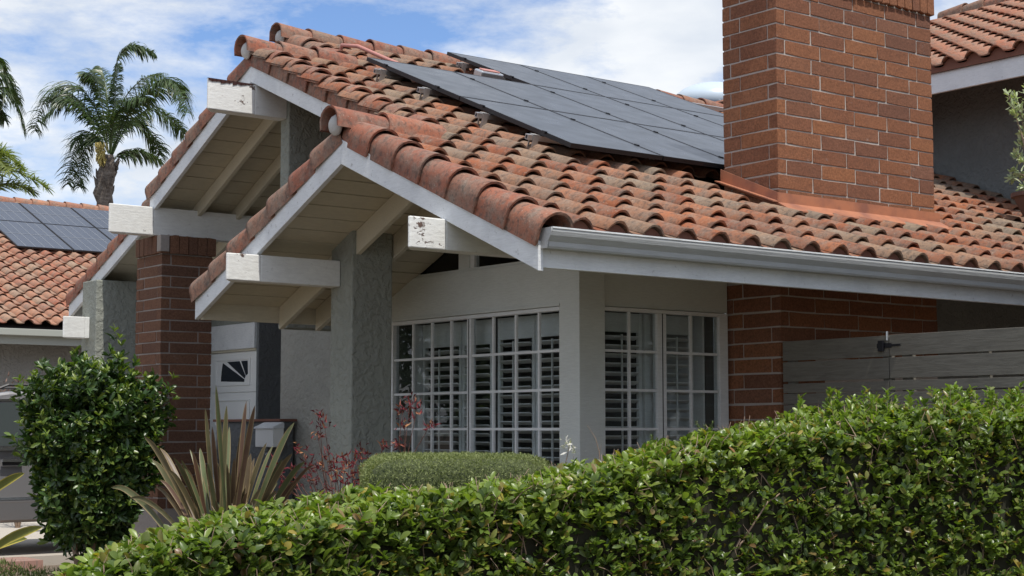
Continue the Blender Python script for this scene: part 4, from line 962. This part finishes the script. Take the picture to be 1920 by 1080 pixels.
# ------------------------------------------------------------------ slatted timber gate and fence
t = NT('weathered_grey_board'); g1 = t.noise(5, 6, .7, (6, .7, 9), 1.5); t.col(t.mix(t.ramp(g1, [(.3, 0.), (.7, 1.)]), (.12,.11,.09), (.20,.185,.155))).rough(.85).bump(g1, .4, .006); M_board = t.m
GXF = 9.25
def gate_like(name, lab, cat, ya, yb):
    r = thing(name, lab, cat, (GXF, (ya+yb)/2, 0))
    zs = [(1.925, 2.078), (1.760, 1.912), (1.675, 1.747), (1.585, 1.665), (1.40, 1.576), (1.24, 1.39), (1.15, 1.23), (1.0, 1.14), (.84, .99), (.68, .83), (.52, .67), (.3, .51)]
    for (a, b) in zs: j = random.uniform(-.003, .003); MB().box(GXF, GXF+.02, ya, yb, a+j, b+j).build('board', M_board, r, bevel=.002)
    return r
gt = gate_like('gate', 'grey slatted timber gate between the brick wall and the latch', 'gate', 7.523, 8.56)
for y in (8.5, 7.56): box('frame_post', M_board, gt, GXF+.021, GXF+.06, y-.045, y+.03, .3, 2.06)
fe = gate_like('fence', 'grey slatted timber fence running right of the gate latch out of the picture', 'fence', 2.6, 7.515)
for y in (7.37, 6.72, 5.9, 5.0, 4.1, 3.2): box('post', M_board, fe, GXF+.021, GXF+.06, y-.045, y+.045, .0, 2.07)
M_black = plain('black_iron', (.012,.012,.016), .45, .4)
la = MB().box(GXF-.015, GXF-.002, 7.49, 7.62, 1.985, 2.02); la.box(GXF-.028, GXF-.0151, 7.55, 7.60, 1.96, 2.04); lt = la.build('latch', M_black, gt, bevel=.003)
MB().box(GXF-.014, GXF-.003, 7.41, 7.489, 1.995, 2.01).build('bolt', M_black, lt); MB().tube([(GXF-.01, 7.525, 2.04), (GXF-.01, 7.525, 2.105)], .009, 8).build('pin', M_alu, lt)

# ------------------------------------------------------------------ mailbox on the low wall
mbx = thing('mailbox', 'white lidded mailbox hanging on the low entry wall beside the pale column', 'mailbox', (8.33, 15.05, 1.2))
MB().box(8.26, 8.39, 14.88, 15.27, 1.20, 1.405).build('box', M_gdoor, mbx, bevel=.006)
MB().prism([(8.245, 1.395), (8.245, 1.41), (8.37, 1.465), (8.39, 1.455), (8.39, 1.401)], 'y', 14.87, 15.28).build('lid', M_white, mbx, bevel=.003)
MB().tube([(8.24, 15.0, 1.23), (8.22, 15.0, 1.16), (8.235, 15.0, 1.12), (8.26, 15.0, 1.14)], .006, 6).build('hook', M_alu, mbx)

# ------------------------------------------------------------------ parked car
t = NT('grey_metallic_paint'); t.col((.28,.275,.28)).rough(.32).spec(.7); t.b.inputs['Metallic'].default_value = .6; t.b.inputs['Coat Weight'].default_value = .8; M_car = t.m
t = NT('silver_paint'); t.col((.75,.76,.78)).rough(.28).spec(.7); t.b.inputs['Metallic'].default_value = .1; t.b.inputs['Coat Weight'].default_value = .8; M_car2 = t.m
M_chrome = plain('chrome', (.75,.75,.76), .15, 1); M_rubber = plain('rubber', (.015,.015,.015), .8); M_trim = plain('car_trim_black', (.02,.02,.022), .5); M_lamp = plain('tail_lamp', (.35,.02,.02), .2)
def car(name, label, x_rear, y0, z0, body_m, flip=False, group=None):
    W = 1.8; r = thing(name, label, 'car', (x_rear-2.3, y0+W/2, z0), group)
    prof = [(0, .38), (.02, .62), (.0, .95), (.10, 1.10), (.36, 1.52), (.62, 1.64), (1.3, 1.70), (2.2, 1.68), (2.75, 1.60), (3.45, 1.10), (4.35, .96), (4.60, .80), (4.64, .45), (4.55, .28)]
    low = [(4.25, .36)] + [(3.78+.40*math.cos(a), .36+.40*math.sin(a)) for a in np.linspace(0.1, math.pi-.1, 9)] + [(3.3, .34), (1.25, .34)] + [(.80+.40*math.cos(a), .36+.40*math.sin(a)) for a in np.linspace(.1, math.pi-.1, 9)] + [(.30, .36)]
    poly = prof + low
    def inset(z): return .0 if z < .95 else (z-.95)*.27
    n = len(poly); V = []
    for side_ in (0, 1):
        for (a, z) in poly: ins = inset(z) + (.05 if (a < .15 or a > 4.4) else 0) + (.02 if z < .5 else 0); V.append((x_rear-a, y0+ins if side_ == 0 else y0+W-ins, z0+z))
    F = [tuple(range(n)), tuple(reversed(range(n, 2*n)))] + [(i, i+n, (i+1) % n+n, (i+1) % n) for i in range(n)]
    body = MB().add(V, F).build('body', body_m, r, bevel=.03)
    sgn = 1
    def sidep(pts, off, mat, nm, par, th=.012):
        for sd_ in (0, 1):
            VV = []
            for o_ in (off, off-th):
                for (a, z) in pts: yy = inset(z)-o_; VV.append((x_rear-a, y0+yy if sd_ == 0 else y0+W-yy, z0+z))
            k = len(pts); MB().add(VV, [tuple(range(k)), tuple(reversed(range(k, 2*k)))] + [(i, i+k, (i+1) % k+k, (i+1) % k) for i in range(k)]).build(nm, mat, par)
    sidep([(.42, 1.14), (.46, 1.46), (.60, 1.56), (1.02, 1.60), (1.02, 1.13)], .006, M_carglass, 'window', r); sidep([(1.10, 1.13), (1.10, 1.60), (1.95, 1.60), (1.95, 1.12)], .006, M_carglass, 'window', r); sidep([(2.03, 1.12), (2.03, 1.59), (2.62, 1.52), (3.05, 1.17), (3.05, 1.12)], .006, M_carglass, 'window', r)
    sidep([(.40, 1.08), (.40, 1.13), (3.15, 1.11), (3.15, 1.07)], .010, M_chrome, 'belt_moulding', r); sidep([(1.25, .57), (1.25, .60), (3.3, .60), (3.3, .57)], .012, M_chrome, 'sill_moulding', r); sidep([(1.22, .37), (1.22, .54), (3.35, .54), (3.35, .37)], .010, body_m, 'rocker', r)
    sidep([(.55, 1.575), (.60, 1.61), (2.6, 1.60), (2.65, 1.56), (2.6, 1.575), (.62, 1.59)], .012, M_chrome, 'window_moulding', r)
    for a in (1.06, 1.98): sidep([(a-.004, .5), (a-.004, 1.03), (a+.004, 1.03), (a+.004, .5)], .003, M_trim, 'door_gap', r, .005)
    for a in (1.18, 2.1):
        sidep([(a, .92), (a, 1.0), (a+.22, 1.0), (a+.22, .92)], .004, M_trim, 'handle_cup', r, .004); sidep([(a, .955), (a, .985), (a+.23, .99), (a+.23, .96)], .035, M_chrome, 'handle', r, .02)
    for (a0, za, a1, zb, nm) in ((2.80, 1.575, 3.42, 1.135, 'windscreen'), (.56, 1.62, .13, 1.15, 'rear_window')):
        i0, i1 = inset(za)+.09, inset(zb)+.09
        MB().add([(x_rear-a0, y0+i0, z0+za+.014), (x_rear-a1, y0+i1, z0+zb+.014), (x_rear-a1, y0+W-i1, z0+zb+.014), (x_rear-a0, y0+W-i0, z0+za+.014), (x_rear-a0, y0+i0, z0+za-.02), (x_rear-a1, y0+i1, z0+zb-.02), (x_rear-a1, y0+W-i1, z0+zb-.02), (x_rear-a0, y0+W-i0, z0+za-.02)], [(0,1,2,3),(7,6,5,4),(0,4,5,1),(1,5,6,2),(2,6,7,3),(3,7,4,0)]).build(nm, M_carglass, r)
    for yy in (y0+.22, y0+W-.24): MB().tube([(x_rear-.75, yy, z0+1.66), (x_rear-.85, yy, z0+1.75), (x_rear-2.2, yy, z0+1.75), (x_rear-2.35, yy, z0+1.69)], .015, 6).build('roof_rail', M_trim, r)
    MB().box(x_rear-.02, x_rear+.03, y0+.1, y0+W-.1, z0+.40, z0+.62).build('bumper', body_m, r, bevel=.02)
    for yy in (y0+.07, y0+W-.27): MB().box(x_rear-.03, x_rear+.012, yy, yy+.2, z0+.78, z0+1.05).build('tail_lamp', M_lamp, r, bevel=.01)
    for yy in (y0+.07, y0+W-.37): MB().box(x_rear-4.62, x_rear-4.5, yy, yy+.3, z0+.68, z0+.80).build('headlight', M_chrome, r, bevel=.01)
    for a in (.80, 3.78):
        for yy in (y0+.02, y0+W-.24):
            wh = MB().tube([(x_rear-a, yy, z0+.34), (x_rear-a, yy+.03, z0+.34), (x_rear-a, yy+.19, z0+.34), (x_rear-a, yy+.22, z0+.34)], [.30, .34, .34, .30], 28).build('wheel', M_rubber, r, smooth=False)
            rim = MB().tube([(x_rear-a, yy-.004, z0+.34), (x_rear-a, yy+.224, z0+.34)], .21, 24)
            for k in range(5): q = k*1.2566; rim.tube([(x_rear-a, yy-.01, z0+.34), (x_rear-a+.19*math.cos(q), yy-.006, z0+.34+.19*math.sin(q))], .022, 6)
            rim.build('rim', M_alu, wh)
    return r
car('parked_car', 'dark grey car with silver mouldings parked on the driveway behind the glossy bush', 8.12, 16.05, .10, M_car)
sc2 = car('parked_car', 'silver car parked outside the frame and seen only as a reflection in the front window', -6.0, 27.0, .0, M_car2)

# ------------------------------------------------------------------ neighbouring house with its own array
nb = thing('house', 'neighbouring house behind the car, with red tile roof carrying grid-lined solar panels', 'house', (10, 29, 0))
NY0, NZ0 = 26.0, 3.137; npl = lambda y: NZ0 + (y-NY0)*m; NR = 33.25
box('wall', stucco('neighbour_stucco', (.24,.235,.215), (.29,.28,.26)), nb, 2, 15.5, 26.7, 38.5, 0, 3.25)
mb = MB(); slab(mb, NY0, NZ0-.07, NR, npl(NR)-.07, 1.5, 17, .03); slab(mb, NR, npl(NR)-.07, 40, npl(NR)-.07-6.7*m, 1.5, 17, .03); nroof = mb.build('roof', M_under, nb)
M_nbtrim = plain('olive_trim', (.33,.34,.30), .6)
box('fascia', M_nbtrim, nb, 1.5, 17, NY0+.0, NY0+.04, NZ0-.34, NZ0-.075); box('gutter', M_nbtrim, nb, 1.5, 17, NY0-.12, NY0-.001, NZ0-.2, NZ0-.085, bevel=.01)
c = []
for j in range(52):
    x = 1.7+TW*j
    for i in range(24):
        y = NY0-.06+i*EXPO*math.cos(TH)
        if y > NR-.05: break
        p = Vector((x+jit(.004), y+jit(.006), npl(y)+.01)); px, py, d = proj(p); vis = -20 < px < 262 and not (10.95 < x < 14.4 and 30.2 < y < 32.9)
        c.append(((1/d if vis else -1), random.choice(T_nb), mtx(p, (1, jit(.01), jit(.008)), ysl)))
place_tiles(c, nroof, M_nbtile, 260)
x = 1.6
while x < 16.8:
    o = link('ridge_tile', random.choice(B_nbridge), nroof); o.matrix_world = mtx(Vector((x, NR, npl(NR)+.06)), (0, -1, 0), (1, 0, .01)); x += .375
k_ = 0
for rI, (ya, yb) in enumerate(((29.93, 31.58), (31.6, 33.0))):
    for k, (xa_, xb_) in enumerate(((10.97-1.14, 10.95), (10.97, 12.09), (12.11, 13.23), (13.25, 14.37))):
        if k == 0 and rI == 0: continue
        Wd = xb_-xa_; Ld = (yb-ya)/math.cos(TH); c0 = Vector(((xa_+xb_)/2, (ya+yb)/2, npl((ya+yb)/2))) + Vector((0, -math.sin(TH), math.cos(TH)))*.13
        r = thing('solar_panel', '%s gridded panel from the left, %s row on the neighbouring roof' % (coln[k-(1 if rI == 0 else 0)], ('lower', 'upper')[rI]), 'solar panel', c0, 'gridded solar panels on the neighbouring roof')
        M = Matrix.Translation(c0) @ Rm
        def put3(mb, name, mat):
            mb.v = [tuple(M @ Vector(p)) for p in mb.v]; return mb.build(name, mat, r)
        put3(MB().box(-Wd/2, Wd/2, -Ld/2, Ld/2, -.035, -.003), 'frame', M_frameblk); put3(MB().box(-Wd/2+.02, Wd/2-.02, -Ld/2+.02, Ld/2-.02, -.0029, .0), 'glass', M_cell)
        b = MB()
        for q in range(1, 6): xx = -Wd/2+q*Wd/6; b.box(xx-.007, xx+.007, -Ld/2+.03, Ld/2-.03, .0003, .0016)
        b.box(-Wd/2+.03, Wd/2-.03, -.012, .012, .0017, .003); put3(b, 'busbar', M_line)

# ------------------------------------------------------------------ palms
def frond(pts, L0, mat, parent, n=64, droop=.75, stiff=.0, rr=.022):
    P_ = [Vector(p) for p in pts]; fine = []; N_ = n
    for i in range(N_+1):
        t_ = i/N_*(len(P_)-1); k = min(int(t_), len(P_)-2); f_ = t_-k; p0, p1, p2, p3 = P_[max(k-1, 0)], P_[k], P_[k+1], P_[min(k+2, len(P_)-1)]
        fine.append(.5*((2*p1)+(-p0+p2)*f_+(2*p0-5*p1+4*p2-p3)*f_*f_+(-p0+3*p1-3*p2+p3)*f_**3))
    mb = MB().tube(fine[::4], [rr*(1-.8*i/(N_/4)) for i in range(len(fine[::4]))], 5)
    V = []; Q = []
    for i in range(int(N_*.16), N_+1):
        t_ = i/N_; d = (fine[min(i+1, N_)]-fine[i-1]).normalized(); s = d.cross(Vector((0, 0, 1)))
        s = s.normalized() if s.length > .05 else RT.copy(); L = L0*(.45+.75*math.sin(math.pi*min(t_*.95, 1)))*random.uniform(.85, 1.1)
        for sg in (-1, 1):
            for rep in (0, 1):
                dir_ = (s*sg*random.uniform(.5, 1.) + d*random.uniform(.35, .9) + Vector((0, 0, random.uniform(-.5, .5)+stiff))).normalized(); p = fine[i].copy(); wv = d.cross(dir_).normalized(); wv = (d*.8+wv*.3).normalized(); b = len(V); sl = L/4; wd = .018*(1 if rep == 0 else .8)
                for q in range(5):
                    hw = wd*(1 if q < 3 else (.75 if q == 3 else .1)); V += [tuple(p-wv*hw), tuple(p+wv*hw)]; p = p+dir_*sl; dir_ = (dir_+Vector((0, 0, -droop*.55))).normalized()
                Q += [(b+2*q, b+2*q+1, b+2*q+3, b+2*q+2) for q in range(4)]
    o = link('frond', np_mesh('frond', V, Q, mat), parent); setp(link('rachis', mb.mesh('rachis', mat), o)); return o
def px_path(path, D, spread=.8):
    dd0 = random.uniform(-spread, spread); return [at_depth(x, y, D+dd0*i/(len(path)-1)) for i, (x, y) in enumerate(path)]
PD = 45.
pb = at_depth(197, 380, PD); palm = thing('palm_tree', 'tall queen palm with drooping fronds behind the neighbouring roof, whole crown in view', 'palm tree', (pb.x, pb.y, 0), None)
q = at_depth(200, 300, PD); tk = MB(); pts = [(pb.x, pb.y, 0), (pb.x, pb.y, 2), tuple(pb)] + [tuple(at_depth(x, y, PD)) for x, y in ((192, 362), (197, 345), (199, 325), (203, 308), (205, 290))]
tk.tube(pts, [.30, .27, .235, .27, .235, .25, .20, .12], 14); tk.build('trunk', M_ptrunk, palm, smooth=True)
sheath = MB(); 
for k in range(26):
    a = random.uniform(0, 6.28); zz = random.uniform(0, .95); ctr_ = at_depth(197+zz*6, 365-zz*58, PD); dv = RT*math.cos(a)+fwh*math.sin(a); sheath.tube([ctr_+dv*.20, ctr_+dv*.27+Vector((0, 0, .12)), ctr_+dv*random.uniform(.27, .36)+Vector((0, 0, .26))], [.06, .045, .012], 5)
sheath.build('leaf_bases', M_ptrunk, palm)
for path, L0 in ([(207,292),(212,230),(217,170),(222,120)],.25), ([(213,170),(220,115),(245,88),(286,98)],.5), ([(203,288),(185,215),(150,165),(105,165),(75,205),(66,245)],.6), ([(203,285),(192,200),(178,150),(160,140)],.55), ([(206,285),(203,200),(196,150),(190,128)],.5), ([(208,290),(240,210),(285,165),(330,160),(352,205)],.65), ([(209,290),(250,200),(300,150),(335,165),(348,215)],.6), ([(210,292),(240,235),(285,205),(325,225),(345,250)],.6), ([(198,285),(180,255),(150,258),(133,300),(128,345)],.55), ([(197,285),(185,265),(163,270),(152,310),(150,350)],.5), ([(210,305),(226,288),(262,284),(300,300)],.5), ([(208,290),(225,240),(262,230),(290,262),(300,290)],.6), ([(205,288),(180,225),(135,180),(95,185)],.6), ([(207,288),(225,200),(265,150),(300,140)],.55), ([(206,288),(214,225),(240,190),(275,185)],.55), ([(204,288),(160,210),(120,190),(85,220)],.5):
    frond(px_path(path, PD, 1.6), L0, M_palm, palm, 60, .75)
fr_ = MB()
for k in range(140):
    a = at_depth(188+random.gauss(0, 4.5), 285+random.uniform(-20, 20), PD-.25+random.uniform(-.1, .1)); fr_.tube([a, a+Vector((random.gauss(0, .03), random.gauss(0, .03), -.12))], [.022, .012], 4)
setp(fr_.build('fruit', plain('palm_fruit', (.42,.33,.10), .7), palm), kind='stuff')
# second palm, mostly outside the left edge, and a low yellow-green one
pb = at_depth(-75, 380, PD-2); p2 = thing('palm_tree', 'queen palm at the far left edge with only its right-hand fronds in view', 'palm tree', (pb.x, pb.y, 0))
MB().tube([(pb.x, pb.y, 0), tuple(pb), tuple(at_depth(-75, 270, PD-2))], [.3, .24, .16], 12).build('trunk', M_ptrunk, p2, smooth=True)
for path, L0 in ([(-75,270),(-40,200),(0,165),(28,190),(44,240)],.6), ([(-75,270),(-40,185),(-5,140),(20,155),(35,190)],.55), ([(-75,270),(-45,215),(-10,190),(8,225)],.5), ([(-75,270),(-60,160),(-90,90),(-140,80)],.6), ([(-75,270),(-130,180),(-180,170),(-210,240)],.6), ([(-75,270),(-50,150),(-20,110),(5,125)],.5), ([(-75,270),(-120,230),(-150,250),(-160,330)],.6): frond(px_path(path, PD-2, 1.2), L0, M_palm, p2, 60, .75)
pb = at_depth(-55, 400, PD-8); p3 = thing('palm_tree', 'low yellow-green palm fanning out just above the neighbouring ridge at the left edge', 'palm tree', (pb.x, pb.y, 0))
MB().tube([(pb.x, pb.y, 0), tuple(pb), tuple(at_depth(-55, 370, PD-8))], [.25, .2, .15], 12).build('trunk', M_ptrunk, p3, smooth=True)
for path in ([(-55,370),(-20,330),(20,318),(60,335),(88,352)], [(-55,370),(-25,300),(5,288),(38,310)], [(-55,370),(-20,350),(25,345),(60,358)], [(-55,370),(-60,300),(-90,270)], [(-55,370),(-30,310),(-5,300),(20,325)], [(-55,370),(-90,330),(-130,350)]): frond(px_path(path, PD-8, .8), .42, M_palmy, p3, 56, .22, .15)

# ------------------------------------------------------------------ street trees outside the frame (the windows mirror them); right-hand ones added to block light from brick and gate
def tree(x, y, h, R, lab):
    tr = thing('unseen_tree', lab, 'tree', (x, y, 0), 'street trees across the road'); MB().tube([(x, y, 0), (x+.1, y, h*.35), (x, y+.1, h*.6)], [.22, .17, .1], 9).build('trunk', M_bark, tr, smooth=True)
    C_ = np.array([x, y, h*.6]); p, d = blob(2600, C_, np.array([R, R, h*.42]), int(abs(x)*7+99), .25, -1, .7); V, Q = leaves(p, randdir(len(p)), randdir(len(p)), rng.uniform(.25, .45, len(p)), rng.uniform(.14, .25, len(p)), .2, .2, ROW3)
    setp(link('crown', np_mesh('crown', V, Q, M_tree), tr), kind='stuff')
for i, (x, y, h) in enumerate(((-9, 33, 7), (-14, 38, 8), (-5, 36, 6.5), (-12, 22, 7), (-20, 46, 9), (-16, 28, 7), (11.9, 3.3, 5), (18, .5, 7.5), (22, 3.5, 8), (9, -6, 7))):
    tree(x, y, h, h*.42, ('unseen tree outside the frame, mirrored in the window glass or added for shade' if i < 7 else 'unseen tree added outside the frame to hold light off the gate side'))

# ------------------------------------------------------------------ low planting at the lower left, and shrub behind the car
n = 26000; gx = rng.uniform(-1.0, 5.6, n); gy = rng.uniform(10.5, DRIVE_Y0-.02, n); pos = np.stack([gx, gy, np.full(n, 0.)], 1); hgt = .05 + .05*(vnoise(pos*np.array([1, 1, 0]), 2.0, 4)+1)
pos[:, 2] = rng.random(n)*hgt; pos[:, 2] += .02
V, Q = leaves(pos, np.array([0, 0, 1.])+rng.normal(size=(n, 3))*.6, randdir(n), rng.uniform(.03, .075, n), rng.uniform(.006, .014, n), .1, .3, ROW3)
setp(link('ground_cover', np_mesh('ground_cover', V, Q, M_ground), None), 'low rough grass and ground cover beside the driveway at the lower left', 'ground cover', None, 'stuff')
rb = at_depth(40, 730, 21.0); rs = thing('reddish_shrub', 'twiggy reddish shrub behind the roof of the parked car', 'shrub', (rb.x, rb.y, 0)); p, d = blob(900, np.array([rb.x, rb.y, 1.45]), np.array([.55, .45, .6]), 12, .2, -.6, .6)
V, Q = leaves(p, d+randdir(len(p)), randdir(len(p)), rng.uniform(.05, .09, len(p)), rng.uniform(.012, .02, len(p)), .2, .2, ROW3)
setp(link('foliage', np_mesh('foliage', V, Q, leaf_mat('reddish_leaf', [(0, (.13,.07,.06)), (1, (.20,.12,.09))], .7, .1)), rs), kind='stuff')
st = MB()
for k in range(26): a = random.uniform(0, 6.28); st.tube([(rb.x, rb.y, 0), (rb.x+.2*math.cos(a), rb.y+.2*math.sin(a), 1.0), (rb.x+.5*math.cos(a), rb.y+.4*math.sin(a), 1.5+random.uniform(0, .5))], [.012, .008, .003], 4)
st.build('stem', M_twig, rs)
